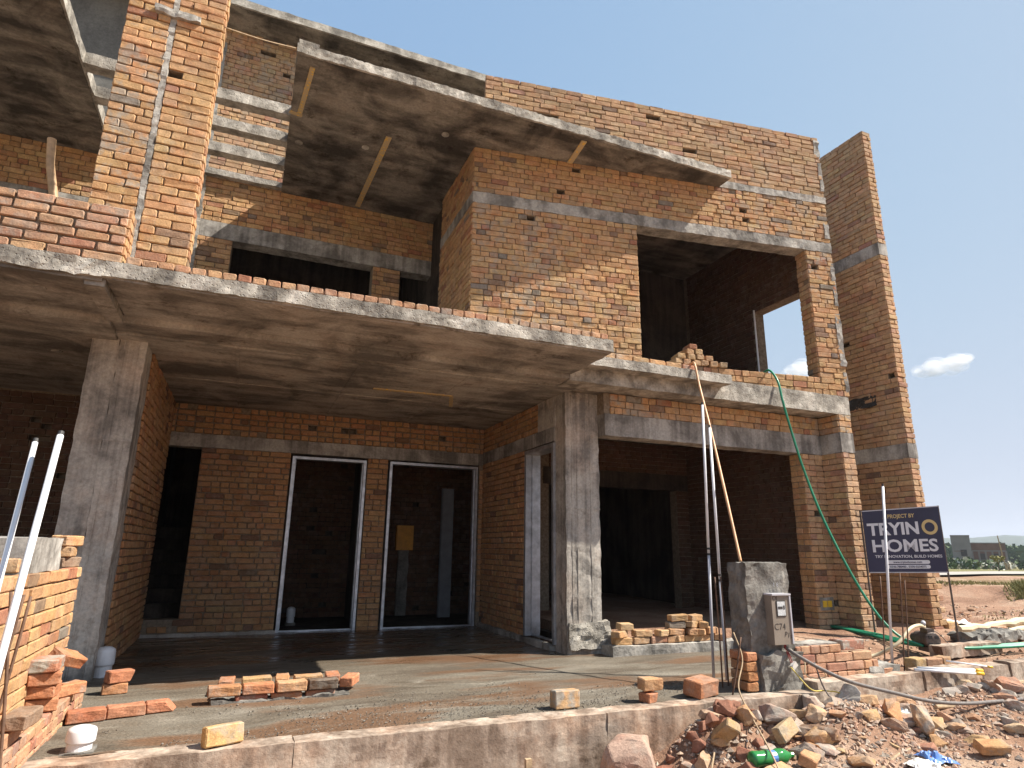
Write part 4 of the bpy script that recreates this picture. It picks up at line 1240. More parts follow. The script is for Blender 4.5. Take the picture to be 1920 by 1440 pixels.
# ---- brick piles
def pile(spots, label, group, pal='tan'):
    for (x, y, z, rz) in spots:
        loose_brick(x, y, z, rz, label, group, pal, rx=random.uniform(-.06, .06), ry=random.uniform(-.06, .06), chip=random.choice([0, 0, 0, .2]))
sp = []
for k in range(5): sp.append((4.06+k*.235, 6.49, .10, random.uniform(-.08, .08)))
sp += [(4.02, 6.47, .175, .6), (4.33, 6.49, .175, 0), (4.62, 6.48, .175, .25), (4.14, 6.51, .25, .05)]
pile(sp, 'brick of the low left heap on the garage threshold', 'left heap of bricks on the garage threshold')
sp = []
for k in range(4): sp.append((4.86+k*.15, 6.51+.04*(k % 2), .10, random.uniform(-.9, .9)))
sp += [(4.78, 6.49, .175, .05), (5.0, 6.51, .175, 1.4), (5.16, 6.49, .17, .8), (4.80, 6.50, .25, -.1), (5.03, 6.49, .25, .5), (5.2, 6.52, .24, 1.1), (4.83, 6.49, .325, -.12), (5.3, 6.51, .17, .4), (5.42, 6.49, .10, .9), (5.08, 6.51, .32, .3)]
pile(sp, 'brick of the taller tumbled heap on the garage threshold', 'right heap of bricks on the garage threshold')
def B(u, inn, z): 
    v = MBM @ Vector((u, inn, z)); return v
ang = math.atan2(ub_[1], ub_[0])
for k in range(6):
    v = B(1.35+k*.235, -.30+.008*k, 0)
    loose_brick(3.64+k*.238, 6.02+.004*k, 3.252, random.uniform(-.03, .03), 'brick of the single row laid along the ledge under the upper window', 'bricks in a row on the upper ledge', 'tan', smear=.5)
sp = []
for lvl, (a, b) in enumerate(((2.80, 3.48), (2.86, 3.36), (2.98, 3.22), (3.04, 3.06))):
    u = a
    while u <= b:
        v = B(u, .07, 0); sp.append((v.x, v.y, 3.512+lvl*.074, ang+1.57+random.uniform(-.15, .15))); u += .135
pile(sp, 'brick of the heap on the sill of the big upper window', 'heap of bricks on the upper window sill')
# bamboo prop on the neighbour's terrace
m = MB(); m.tube([(-1.80, 6.2, 3.5), (-1.83, 6.2, 3.9), (-1.87, 6.2, 4.08), (-1.95, 6.2, 4.4), (-1.98, 6.2, 4.65)], [.034, .034, .036, .034, .036], 12, caps=False)
m.tube([(-1.83, 6.2, 3.9), (-1.95, 6.2, 4.4), (-1.978, 6.2, 4.64)], .027, 12)
m.build('bamboo_prop', M_BAMBOO, None, (-1.8, 6.2, 3.5), None, 'upright bamboo stub behind the terrace parapet at upper left', 'bamboo pole', None, True)
pipe('line', [(-.66, 5.50, 5.77), (-.35, 5.8, 6.01), (-.04, 6.16, 6.33)], .005, M_WOOD, 'string stretched from the brick pillar to the upper canopy corner', 'string', seg=5)

# ---- signboard
sg = thing('signboard', 'navy blue builder signboard on thin dark posts by the fin wall', 'sign', (7.65, 5.6, .15))
SL, SR = Vector((7.28, 5.85, 0)), Vector((8.00, 5.35, 0))
U = (SR-SL).normalized(); SW = (SR-SL).length; Nn = Vector((U.y, -U.x, 0))
def S(u, z, out=0.0):
    # shear so that the top edge climbs slightly to the right
    return SL+U*u+Nn*out+Vector((0, 0, z))
def quadboard(name, u0, u1, zl0, zl1, zr0, zr1, o0, o1, mat, parent):
    mb = MB(); vs = [S(u0, zl0, o0), S(u1, zr0, o0), S(u1, zr1, o0), S(u0, zl1, o0), S(u0, zl0, o1), S(u1, zr0, o1), S(u1, zr1, o1), S(u0, zl1, o1)]
    mb.add(vs, [(0, 1, 2, 3), (4, 7, 6, 5), (0, 4, 5, 1), (3, 2, 6, 7), (0, 3, 7, 4), (1, 5, 6, 2)])
    return mb.build(name, mat, parent)
quadboard('panel', 0, SW, .905, 1.64, .925, 1.705, 0, .02, M_NAVY, sg)
quadboard('edge_strip', 0, SW, 1.64, 1.652, 1.705, 1.717, -.005, .024, M_PVCG, sg)
quadboard('edge_strip', 0, SW, .893, .905, .913, .925, -.005, .024, M_PVCG, sg)
for uu, zb, zt in ((SW+.012, .0, 1.72), (-.012, .0, 1.66)):
    mb = MB(); a = S(uu, zb, -.01); b = S(uu, zt, -.01)
    mb.tube([a, b], .012, 6); mb.build('post', M_IRON, sg)
sl = (1.705-1.64)/SW
def stext(s, size, u, z, mat, bold=.002, align='CENTER', sx=1.0, slope=None):
    k = sl*.7 if slope is None else slope
    d = (U+Vector((0, 0, k))).normalized()
    return text(sg, s, size, S(u, z+u*k, .0225), tuple(d), (0, 0, 1), mat, 'lettering', align, bold, .0008, sx)
stext('A PROJECT BY', .066, SW*.47, 1.545, M_GOLDPRINT, .0012, sx=.86)
stext('TRYIN', .205, SW*.045, 1.345, M_WHITEPRINT, .0065, 'LEFT', sx=1.02)
mb = MB()   # the golden ring at the end of the word
cz, cu_ = 1.418+SW*.855*sl*.7, SW*.855
ring = []
for k in range(40):
    th = 2*math.pi*k/40
    ring.append((math.cos(th), math.sin(th)))
vs = [S(cu_+c*.090, cz+s_*.092, .0232) for c, s_ in ring]+[S(cu_+c*.056, cz+s_*.058, .0232) for c, s_ in ring]
mb.add(vs, [(k, (k+1) % 40, 40+(k+1) % 40, 40+k) for k in range(40)])
mb.build('lettering', M_GOLDPRINT, sg)
stext('HOMES', .205, SW*.50, 1.145, M_WHITEPRINT, .005, sx=1.12, slope=sl*.45)
stext('TRY INNOVATION, BUILD HOMES', .047, SW*.53, 1.072, M_WHITEPRINT, .0008, sx=1.05, slope=sl*.35)
for zc, s_ in ((1.022, 'www.tryinohomes.com'), (.966, '0346-788400 , 0330-0234075')):
    mb = MB(); h = .022; L0, L1 = SW*.25, SW*.77; pts = []
    for k in range(9):
        th = -math.pi/2+math.pi*k/8; pts.append((L1+math.cos(th)*h, zc+math.sin(th)*h))
    for k in range(9):
        th = math.pi/2+math.pi*k/8; pts.append((L0+math.cos(th)*h, zc+math.sin(th)*h))
    mb.add([S(a, b+a*sl*.3, .0222) for a, b in pts], [tuple(range(18))])
    mb.build('pill', M_WHITEPRINT, sg)
    text(sg, s_, .036, S(SW*.51, zc-.012+SW*.51*sl*.3, .0236), tuple((U+Vector((0, 0, sl*.3))).normalized()), (0, 0, 1), M_NAVY, 'lettering', 'CENTER', .0006, .0006, .95)

# ---- water pump
pu = thing('water_pump', 'small dusty electric water pump with round vented cover', 'pump', (7.13, 5.1, .10))
pc = Vector((7.11, 5.08, .215)); ax = Vector((-.35, -.93, 0)).normalized()
m = MB(); m.lathe([(.062, -.17), (.078, -.16), (.082, -.10), (.080, .05), (.076, .07)], pc, ax, 18); m.build('motor_body', M_IRON, pu, smooth=False)
m = MB(); m.lathe([(.086, .055), (.088, .075), (.080, .088), (.030, .094), (.004, .095)], pc, ax, 18); cv = m.build('fan_cover', M_IRON, pu)
side = ax.cross(Vector((0, 0, 1)))
for k in range(4):
    th = math.pi/4+k*math.pi/2
    c = pc+ax*.0935+(side*math.cos(th)+Vector((0, 0, 1))*math.sin(th))*.05
    m = MB(); m.obox(c, side, Vector((0, 0, 1)), ax, .019, .017, .004); m.build('vent', M_BLACK, cv)
m = MB(); m.obox(pc+Vector((0, 0, .095)), side, ax, (0, 0, 1), .04, .06, .022); m.build('terminal_cover', M_IRON, pu)
m = MB(); m.tube(spline([pc+Vector((.02, .06, .08)), pc+Vector((.02, .05, .16)), pc+Vector((0, .03, .175)), pc+Vector((-.05, 0, .165))], 5), .024, 10); m.build('elbow', M_PVCG, pu, smooth=True)
for k in (-1, 1):
    m = MB(); m.obox(pc+side*.05*k+Vector((0, 0, -.095)), side, ax, (0, 0, 1), .018, .09, .022); m.build('foot', M_IRON, pu)
m = MB(); m.lathe([(.03, .17), (.05, .19), (.05, .24), (.02, .26)], pc, -ax, 12); m.build('impeller_housing', M_IRON, pu)
pipe('wire', [pc+Vector((.04, .03, .10)), pc+Vector((.16, 0, .07)), pc+Vector((.26, -.05, -.05)), pc+Vector((.36, -.06, -.10))], .004, M_BLACK, None, None, parent=pu, seg=5)

# ---- cast blocks and odd bricks on the right yard
def cast_block(name, args, label, mat=M_KERB, rz=0.0, cat='block', amp=.014):
    x0, x1, y0, y1, z0, z1 = args
    cx, cy = (x0+x1)/2, (y0+y1)/2
    Rm = Matrix.Translation((cx, cy, 0)) @ Matrix.Rotation(rz, 4, 'Z') @ Matrix.Translation((-cx, -cy, 0))
    m = MB(); m.rough(*args, res=.045, amp=amp, seed=int(abs(x0)*37) % 900, freq=9, M=Rm)
    return m.build(name, mat, None, (cx, cy, z0), None, label, cat)
cast_block('concrete_beam', (7.00, 8.05, 4.88, 5.03, .06, .18), 'pale concrete beam length lying on the ground behind the pump', rz=.04)
m = MB(); m.rough(6.98, 7.04, 4.86, 4.96, .02, .17, .03, .02, seed=350); m.build('brick_lump', M_RUST, None, (7.0, 4.9, .02), None, 'dark brick end against the left of the concrete beam', 'brick')
for k, (p, q, r, lab) in enumerate((((8.75, 5.80, .19), (11.6, 6.25, .22), .05, 'rear of two long pale poles lying right of the sign post'), ((9.3, 5.55, .17), (12.0, 5.85, .2), .042, 'front of two long pale poles lying right of the sign post'))):
    p, q = Vector(p), Vector(q); pts = [p.lerp(q, t/14)+Vector((0, random.gauss(0, .012), random.gauss(0, .008))) for t in range(15)]
    mb = MB(); mb.tube(pts, [r*random.uniform(.85, 1.15) for _ in pts], 9); mb.build('timber_pole', M_CREAM, None, tuple(p), None, lab, 'pole')
cast_block('mortar_spill', (8.2, 9.6, 5.35, 5.62, .10, .19), 'dark lumpy mortar spill at the foot of the sign post', M_POST, rz=.1, cat='mortar', amp=.05)
for k, (x, y, rz, dims, lab) in enumerate(((6.15, 4.56, .1, (.17, .12, .12), 'orange brick lump at the foot of the steel bars'), (6.36, 4.56, -.1, (.2, .11, .12), 'grey brown brick in the broken kerb gap'),
        (6.56, 4.58, .2, (.16, .11, .11), 'bright orange brick in the broken kerb gap'), (8.45, 4.6, .5, (.3, .10, .14), 'red brick slab on the kerb at the right edge'), (9.0, 6.15, .1, (.24, .1, .2), 'brown brick pair at the foot of the fin wall'),
        (9.6, 5.9, .2, (.3, .09, .2), 'dark brick beside the sign post foot'))):
    loose_brick(x, y, max(gz(x, y), .04)-.01, rz, lab, None, 'red' if k % 2 else 'tan', dims=dims, smear=.4)

# =================================================================== RUBBLE
def rock_mesh(sx, sy, sz, col, smear=0.5, n=12, name='rubble'):
    bm = bmesh.new()
    for _ in range(n):
        v = Vector((random.gauss(0, 1), random.gauss(0, 1), random.gauss(0, 1))).normalized()
        k = max(abs(v.x), abs(v.y), abs(v.z))**.55
        v = v/k*random.uniform(.85, 1.0)
        bm.verts.new((v.x*sx/2, v.y*sy/2, v.z*sz/2))
    r = bmesh.ops.convex_hull(bm, input=bm.verts)
    bmesh.ops.delete(bm, geom=[g for g in r['geom_interior'] if isinstance(g, bmesh.types.BMVert)], context='VERTS')
    bmesh.ops.bevel(bm, geom=bm.edges[:], offset=min(sx, sy, sz)*.018, segments=1, affect='EDGES')
    if max(sx, sy, sz) > .19:
        bmesh.ops.subdivide_edges(bm, edges=[e for e in bm.edges if e.calc_length() > .05], cuts=2, use_grid_fill=True)
        co = np.array([v.co[:] for v in bm.verts]); sd = random.randint(1, 9999)
        for k in range(3):
            dn = .016*vnoise(co, 9, sd+k)+.007*vnoise(co, 27, sd+7+k)
            for v, d in zip(bm.verts, dn):
                v.co[k] += d
    bmesh.ops.recalc_face_normals(bm, faces=bm.faces)
    me = bpy.data.meshes.new(name); bm.to_mesh(me); bm.free()
    at = me.color_attributes.new('Col', 'FLOAT_COLOR', 'POINT')
    at.data.foreach_set('color', np.tile(np.array([*col, smear], np.float32), len(me.vertices)))
    me.materials.append(M_BRICK)
    return me
STONE = [(.36, .28, .22), (.40, .32, .26), (.30, .23, .18), (.44, .31, .23), (.38, .24, .17), (.33, .28, .24), (.43, .37, .31)]
def rock(x, y, size, label, group=None, col=None, smear=.5, name='rubble_stone', sink=.15, cat='stone', rz=None, z=None):
    me = rock_mesh(*size, col or random.choice(STONE), smear, 24 if max(size) > .3 else 13)
    lo = min(v.co.z for v in me.vertices)
    zb = gz(x, y) if z is None else z
    o = link(name, me, None, None, (x, y, zb-lo-size[2]*sink), None, label, cat, group)
    o.rotation_euler = (random.uniform(-.15, .15), random.uniform(-.15, .15), random.uniform(0, 6.28) if rz is None else rz)
    return o
rock(2.58, 4.00, (.50, .34, .44), 'large pinkish boulder at the bottom edge below the kerb', col=(.38, .26, .20), sink=.1, smear=.3)
rock(2.22, 4.08, (.2, .15, .24), 'pointed pinkish stone left of the large boulder', col=(.40, .23, .17), smear=.3)
rock(1.98, 4.05, (.34, .24, .26), 'pale orange brick lump at the very bottom edge', col=(.50, .32, .17), smear=.2)
rock(3.86, 4.05, (.3, .26, .24), 'dark broken block with a brick top below the meter post', col=(.33, .24, .19), smear=.8)
rock(4.72, 4.12, (.24, .20, .20), 'rounded grey cement sack lump against the kerb', col=(.40, .37, .33), smear=.9)
rock(4.95, 4.14, (.14, .3, .12), 'rolled pinkish cloth bundle beside the grey sack lump', col=(.50, .36, .32), smear=.3)
rock(4.86, 3.86, (.24, .18, .2), 'orange brick half in the middle of the rubble', col=(.48, .26, .13), smear=.4)
rock(5.02, 3.74, (.2, .16, .28), 'upright broken brick with a cement face in the rubble', col=(.45, .30, .18), smear=.9)
rock(4.72, 3.75, (.24, .18, .17), 'brown brick lump left of the upright broken brick', col=(.36, .24, .17), smear=.4)
rock(6.6, 4.0, (.26, .2, .16), 'red brick lump under the sagging cable at the right edge', col=(.36, .19, .12), smear=.3)
rock(5.85, 3.55, (.22, .17, .12), 'tan brick lump lying alone right of the rubble', col=(.42, .30, .19), smear=.3)
loose_brick(3.30, 3.95, gz(3.30, 3.95)+.02, 1.2, 'yellow brick leaning on the soil heap left of the bottle', None, 'tan', rx=.5, ry=.75, col=(.42, .28, .14), smear=.4)
loose_brick(3.78, 3.88, gz(3.78, 3.88)+.02, .75, 'yellowish brick with stamped letters propped in the rubble', None, 'tan', rx=1.1, ry=-.5, col=(.40, .29, .17), smear=.5)
loose_brick(3.72, 3.62, gz(3.72, 3.62), .6, 'tan brick lump right of the green bottle', None, 'tan', rx=.4, chip=.3)
loose_brick(3.40, 3.58, gz(3.40, 3.58)-.02, .3, 'half buried orange brick just in front of the green bottle', None, 'tan', rx=.3)
loose_brick(5.25, 3.38, gz(5.25, 3.38), -.4, 'orange brick lying flat at the bottom right', None, 'tan', rx=.3, col=(.43, .25, .12), smear=.4)
kinds = (('broken_brick', 'chunk of broken brick among the rubble below the kerb', 'broken bricks in the rubble', 'brick'),
         ('rubble_stone', 'grey lump of broken concrete among the rubble below the kerb', 'concrete lumps in the rubble', 'rubble'))
cnt = 0
while cnt < 210:
    x = random.uniform(2.9, 7.8) if random.random() < .8 else random.gauss(4.6, .6)
    y = 4.20-abs(random.gauss(0, .33))
    if y < 3.1 or (x < 3.4 and random.random() < .5): continue
    k = random.random() < .45
    nm, lab, grp, cat = kinds[0] if k else kinds[1]
    s = .04+.15*random.random()**1.8*(1.15 if k else 1)
    col = tuple(pick_color(random.choice(['red', 'tan', 'pale']))*.95) if k else random.choice(STONE)
    rock(x, y, (s*random.uniform(1, 1.7), s*random.uniform(.8, 1.2), s*random.uniform(.5, .9)), lab, grp, col, .4 if k else .7, nm, random.uniform(.2, .5), cat)
    cnt += 1
cnt = 0
while cnt < 45:
    x = random.uniform(6.3, 13); y = random.uniform(4.5, 9.5)
    if x < 9.2 and y > 5.7: continue
    s = random.uniform(.05, .15)
    k = random.random() < .6
    rock(x, y, (s*1.4, s, s*.6), 'brick fragment strewn over the bare yard behind the kerb' if k else 'pale stone strewn over the bare yard behind the kerb', 'fragments on the yard' if k else 'stones on the yard',
         tuple(pick_color('red')) if k else random.choice(STONE), .4, 'broken_brick' if k else 'rubble_stone', .2, 'brick' if k else 'stone')
    cnt += 1
# crumbs nobody could count
def crumbs(name, label, pts, smin, smax, cols):
    N = len(pts)
    base = np.array([(1, 0, 0), (-1, 0, 0), (0, 1, 0), (0, -1, 0), (0, 0, 1), (0, 0, -1)], float)
    sz = (smin+(smax-smin)*rng.random((N, 1, 1))**2.2)*rng.uniform(.6, 1.3, (N, 1, 3))
    a = rng.uniform(0, 6.28, N); ca, sa = np.cos(a), np.sin(a)
    V = base[None]*sz+rng.normal(0, .18, (N, 6, 3))*sz
    X = V[:, :, 0]*ca[:, None]-V[:, :, 1]*sa[:, None]; Y = V[:, :, 0]*sa[:, None]+V[:, :, 1]*ca[:, None]
    V = np.stack([X, Y, V[:, :, 2]*.75], -1)+pts[:, None, :]
    tri = [(0, 2, 4), (2, 1, 4), (1, 3, 4), (3, 0, 4), (2, 0, 5), (1, 2, 5), (3, 1, 5), (0, 3, 5)]
    F = [tuple(i*6+k for k in t) for i in range(N) for t in tri]
    me = bpy.data.meshes.new(name); me.from_pydata(V.reshape(-1, 3).tolist(), [], F)
    c = np.ones((N, 6, 4)); c[:, :, :3] = (np.array(cols)[rng.integers(0, len(cols), N)]*rng.uniform(.75, 1.15, (N, 1)))[:, None, :]; c[:, :, 3] = .5
    at = me.color_attributes.new('Col', 'FLOAT_COLOR', 'POINT'); at.data.foreach_set('color', c.reshape(-1).astype(np.float32))
    me.materials.append(M_BRICK)
    return link(name, me, None, kind='stuff', label=label, cat='gravel')
N = 7500
x = np.where(rng.random(N) < .75, rng.uniform(2.2, 8.6, N), rng.normal(4.7, .6, N)); y = 4.22-np.abs(rng.normal(0, .5, N))
ok = (y > 2.9); x, y = x[ok], y[ok]
crumbs('rubble_crumbs', 'small brick and mortar crumbs over the ground below the kerb', np.stack([x, y, ground_h(x, y)+.002], -1), .004, .030, [(.43, .30, .22), (.40, .24, .165), (.46, .31, .21), (.36, .25, .185), (.48, .39, .31)])
N = 3500
x = rng.uniform(6.0, 14, N); y = rng.uniform(4.5, 11, N); ok = ~((x < 9.1) & (y > 5.9)); x, y = x[ok], y[ok]
crumbs('yard_crumbs', 'small clods and chips over the bare yard at right', np.stack([x, y, ground_h(x, y)+.003], -1), .008, .04, [(.40, .25, .16), (.42, .30, .21), (.34, .19, .12)])
N = 5000
x = rng.uniform(-.7, 3.7, N); y = 4.42+np.abs(rng.normal(0, .5, N)); 
m_ = vnoise(np.stack([x, y, 0*x], -1), 2.2, 77) > -.15
x, y = x[m_], y[m_]
crumbs('screed_grit', 'loose grey sand and grit along the front of the porch floor', np.stack([x, y, 0*x+.006], -1), .002, .008, [(.15, .135, .115), (.12, .105, .085), (.20, .18, .155)])

for k in range(26):
    x = random.gauss(3.35, .35); y = 4.16-abs(random.gauss(0, .13)); q = random.uniform(.07, .17)
    rock(x, y, (q*1.2, q, q*.9), 'clod of damp red earth heaped against the kerb', 'earth clods heaped against the kerb', (.24, .115, .075), .0, 'earth_clod', .35, 'earth')
# bottle, bag, cloth and timber in the rubble
bt = thing('plastic_bottle', 'crushed green plastic bottle lying in the rubble', 'bottle', (3.47, 3.72, -.25))
bz = gz(3.47, 3.70)+.055
m = MB(); m.lathe([(.02, 0), (.048, .01), (.052, .03), (.047, .09), (.052, .14), (.040, .16), (.042, .20), (.051, .23), (.047, .28), (.022, .33), (.017, .34)], (3.30, 3.72, bz), (1, -.03, .0), 14); m.build('body', M_BOTTLE, bt, smooth=True)
m = MB(); m.lathe([(.0425, .162), (.0435, .165), (.0435, .2), (.0425, .203)], (3.30, 3.72, bz), (1, -.03, 0), 14); m.build('wrapper', M_BLUEBAG, bt)
m = MB(); m.lathe([(.019, .34), (.019, .36)], (3.30, 3.72, bz), (1, -.03, 0), 10); m.build('cap', M_BOTTLE, bt)
def crumple(name, c, sx, sy, sz, mat, label, cat, seed):
    g = np.linspace(-1, 1, 15); A, Bq = np.meshgrid(g, g, indexing='ij')
    Pn = np.stack([A, Bq, 0*A], -1).reshape(-1, 3)
    ht = (np.abs(vnoise(Pn, 1.7, seed))+.6*np.abs(vnoise(Pn, 3.9, seed+1)))*(1-.55*(A**2+Bq**2).reshape(-1))
    wob = .18*vnoise(Pn, 2.2, seed+2)
    X = c[0]+(Pn[:, 0]*(1+wob))*sx; Y = c[1]+(Pn[:, 1]*(1-wob))*sy
    Z = ground_h(X, Y)+.01+ht*sz
    mb = MB(); mb.add(np.stack([X, Y, Z], -1), [(i*15+j, (i+1)*15+j, (i+1)*15+j+1, i*15+j+1) for i in range(14) for j in range(14)])
    o = mb.build(name, mat, None, (c[0], c[1], gz(*c)), None, label, cat)
    md = o.modifiers.new('thick', 'SOLIDIFY'); md.thickness = .004
    return o
crumple('plastic_sheet', (4.72, 3.44), .12, .09, .08, M_BLUEBAG, 'crumpled blue plastic sheet at the bottom edge', 'plastic sheet', 5)
crumple('plastic_sheet', (4.50, 3.38), .12, .08, .06, M_WHITEBAG, 'crumpled white plastic beside the blue sheet', 'plastic sheet', 15)
crumple('plastic_sheet', (9.9, 6.6), .35, .14, .07, M_WHITEBAG, 'white plastic scrap on the bare yard at right', 'plastic sheet', 25)
crumple('plastic_sheet', (5.1, 4.02), .16, .07, .06, M_WHITEBAG, 'dirty white cloth scraps below the grey sack lump', 'cloth', 35)
for k, (p, q, r, lab) in enumerate((((5.60, 4.02, -.13), (6.0, 3.98, -.14), .018, 'flat pale timber batten under the sagging cable'), ((6.28, 3.88, -.20), (6.50, 4.02, -.12), .024, 'short round pole end lying at the right'),
        ((6.2, 4.16, -.05), (7.0, 4.12, -.04), .022, 'long timber strip along the foot of the kerb'), ((2.95, 3.72, -.33), (3.12, 3.86, -.2), .006, 'thin twig sticking out of the soil heap'))):
    m = MB(); m.tube([p, tuple((Vector(p)+Vector(q))/2), q], r, 8); m.build('timber', M_WOOD, None, p, None, lab, 'timber')
m = MB(); m.box(1.86, 1.90, 4.16, 4.19, -.5, -.20); m.build('timber_peg', M_WOOD, None, (1.88, 4.17, -.5), None, 'small wooden peg against the kerb at the bottom edge', 'peg')

# =================================================================== THE FAR GROUND
def at(px, depth):
    az = math.radians(YAW)+math.atan((px-960)/F_PX)
    r = depth/math.cos(az-math.radians(YAW))
    return Vector((math.sin(az)*r, math.cos(az)*r, 0))
def along(px):
    az = math.radians(YAW)+math.atan((px-960)/F_PX)
    return Vector((math.cos(az), -math.sin(az), 0)), Vector((math.sin(az), math.cos(az), 0))
# road draped on the plain
rv, rf = [], []
for k in range(60):
    x = 14+k*3.0; y0 = 14.3+(x-24)*.13
    for j, yy in enumerate((y0, y0+.8, y0+1.7, y0+2.5)):
        rv.append((x, yy, gz(x, yy)+.06))
    if k:
        for j in range(3):
            rf.append(((k-1)*4+j, k*4+j, k*4+j+1, (k-1)*4+j+1))
rm = bpy.data.meshes.new('road'); rm.from_pydata(rv, [], rf); link('road', rm, M_ROAD, kind='structure')
# hills
hv, hf = [], []
n = 120
for i in range(n+1):
    az = math.radians(-40+160*i/n)
    q = np.array([[az*6, 0, 0]])
    H = 46+22*float(vnoise(q, 1.3, 5)[0])+10*float(vnoise(q, 4.1, 6)[0])+4*float(vnoise(q, 11, 7)[0])
    for j, (r, hh) in enumerate(((1500, -8), (1650, H*.45), (1800, H*.85), (1950, H), (2300, -8))):
        rr = r*(1+.03*math.sin(i*.7+j)); hv.append((math.sin(az)*rr, math.cos(az)*rr, hh))
    if i:
        for j in range(4):
            hf.append(((i-1)*5+j, i*5+j, i*5+j+1, (i-1)*5+j+1))
hm = bpy.data.meshes.new('hills'); hm.from_pydata(hv, [], hf); link('hills', hm, M_HILL, kind='structure', smooth=True)
# leaf masses
def leafmass(name, crowns, per, leaf, mat, label, cat, kind='stuff', parent=None):
    V, F = [], []
    for (c, rx, rz) in crowns:
        for _ in range(per):
            d = rng.normal(0, 1, 3); d /= np.linalg.norm(d); d *= rng.uniform(.55, 1.0)
            p = np.array(c)+d*np.array([rx, rx, rz])
            a = rng.normal(0, 1, 3); a /= np.linalg.norm(a); b = np.cross(a, rng.normal(0, 1, 3)); b /= np.linalg.norm(b)
            s = leaf*rng.uniform(.6, 1.3); i = len(V)
            V += [p+a*s, p+b*s, p-a*s, p-b*s]; F.append((i, i+1, i+2, i+3))
    o0 = np.array(origin(parent)) if parent else np.zeros(3)
    me = bpy.data.meshes.new(name); me.from_pydata([tuple(v-o0) for v in V], [], F)
    return link(name, me, mat, parent, None, kind, label, cat)
cr = []
for k in range(240):
    px = random.uniform(1250, 2300); dp = random.uniform(190, 420)
    p = at(px, dp); h = random.uniform(3.2, 5.2)*dp/300+1.2
    z = gz(p.x, p.y)
    cr.append(((p.x, p.y, z+h*.7), h*random.uniform(.9, 1.5), h*.75))
leafmass('distant_wood', cr, 46, 1.35, M_LEAF, 'far belt of dark green trees below the hills', 'wood')
cr = []
for k in range(70):
    px = random.uniform(1500, 2200); dp = random.uniform(95, 150)
    p = at(px, dp); z = gz(p.x, p.y)
    cr.append(((p.x, p.y, z+.8), random.uniform(1.2, 2.6), random.uniform(.7, 1.5)))
leafmass('bushes', cr[:40], 70, .35, M_LEAF, 'low green scrub on the plain in front of the wood', 'scrub')
leafmass('plume_grass', cr[40:], 60, .28, M_PLUME, 'pale feathery grass heads among the distant scrub', 'grass')
bl = []
for k in range(9000):
    r = random.random()
    if r < .40:
        px = random.uniform(1800, 2150); dp = random.uniform(9.0, 11.5); hgt = random.uniform(.02, .07)
        if random.random() > .15+.85*sstep(1860, 1950, px): continue
    elif r < .75:
        px = random.uniform(1700, 2150); dp = random.uniform(15.2, 16.4); hgt = random.uniform(.02, .07)
    else:
        px = random.gauss(1895, 16); dp = random.uniform(13.8, 14.9); hgt = random.uniform(.06, .22)
    p = at(px, dp); bl.append((p.x, p.y, hgt))
bl = np.array(bl); bz = ground_h(bl[:, 0], bl[:, 1])
V, F = [], []
for (x, y, hgt), z in zip(bl, bz):
    i = len(V); a = random.uniform(0, 6.28); w = random.uniform(.008, .02)
    V += [(x-math.cos(a)*w, y-math.sin(a)*w, z), (x+math.cos(a)*w, y+math.sin(a)*w, z), (x+random.gauss(0, hgt*.4), y+random.gauss(0, hgt*.4), z+hgt)]
    F.append((i, i+1, i+2))
gm = bpy.data.meshes.new('grass'); gm.from_pydata(V, [], F); link('grass', gm, M_GRASS, kind='stuff', label='dry grass tufts on the earth bank and the far yard', cat='grass')
# sapling by the road
p = at(1843, 30); z = gz(p.x, p.y)
sp_ = thing('sapling', 'small leafy sapling beside the far road', 'tree', (p.x, p.y, z))
m = MB(); m.tube([(p.x, p.y, z), (p.x+.03, p.y, z+.3), (p.x+.02, p.y, z+.55)], [.03, .022, .012], 6); m.build('trunk', M_BARK, sp_)
m = MB(); m.tube([(p.x+.02, p.y, z+.35), (p.x+.12, p.y-.1, z+.55)], [.014, .006], 5); m.tube([(p.x+.02, p.y, z+.4), (p.x-.1, p.y+.08, z+.6)], [.014, .006], 5); m.build('limb', M_BARK, sp_)
leafmass('crown', [((p.x, p.y, z+.55), .2, .13), ((p.x+.12, p.y-.1, z+.6), .15, .1), ((p.x-.1, p.y+.08, z+.62), .14, .1)], 60, .05, M_GRASS, None, None, None, sp_)
def far_post(px, dp, h, r, label, lean=0.0):
    p = at(px, dp); z = gz(p.x, p.y); U_, D_ = along(px)
    m = MB(); m.tube([p+Vector((0, 0, z)), p+U_*lean+Vector((0, 0, z+h))], [r, r*.7], 6)
    m.build('pole', M_WOOD, None, (p.x, p.y, z), None, label, 'pole')
far_post(1857, 62, 3.3, .07, 'thin leaning pole in front of the far brown building', -.25)
far_post(1859, 70, .9, .10, 'left of two short dark posts near the far building')
far_post(1863, 70, .9, .10, 'right of two short dark posts near the far building')
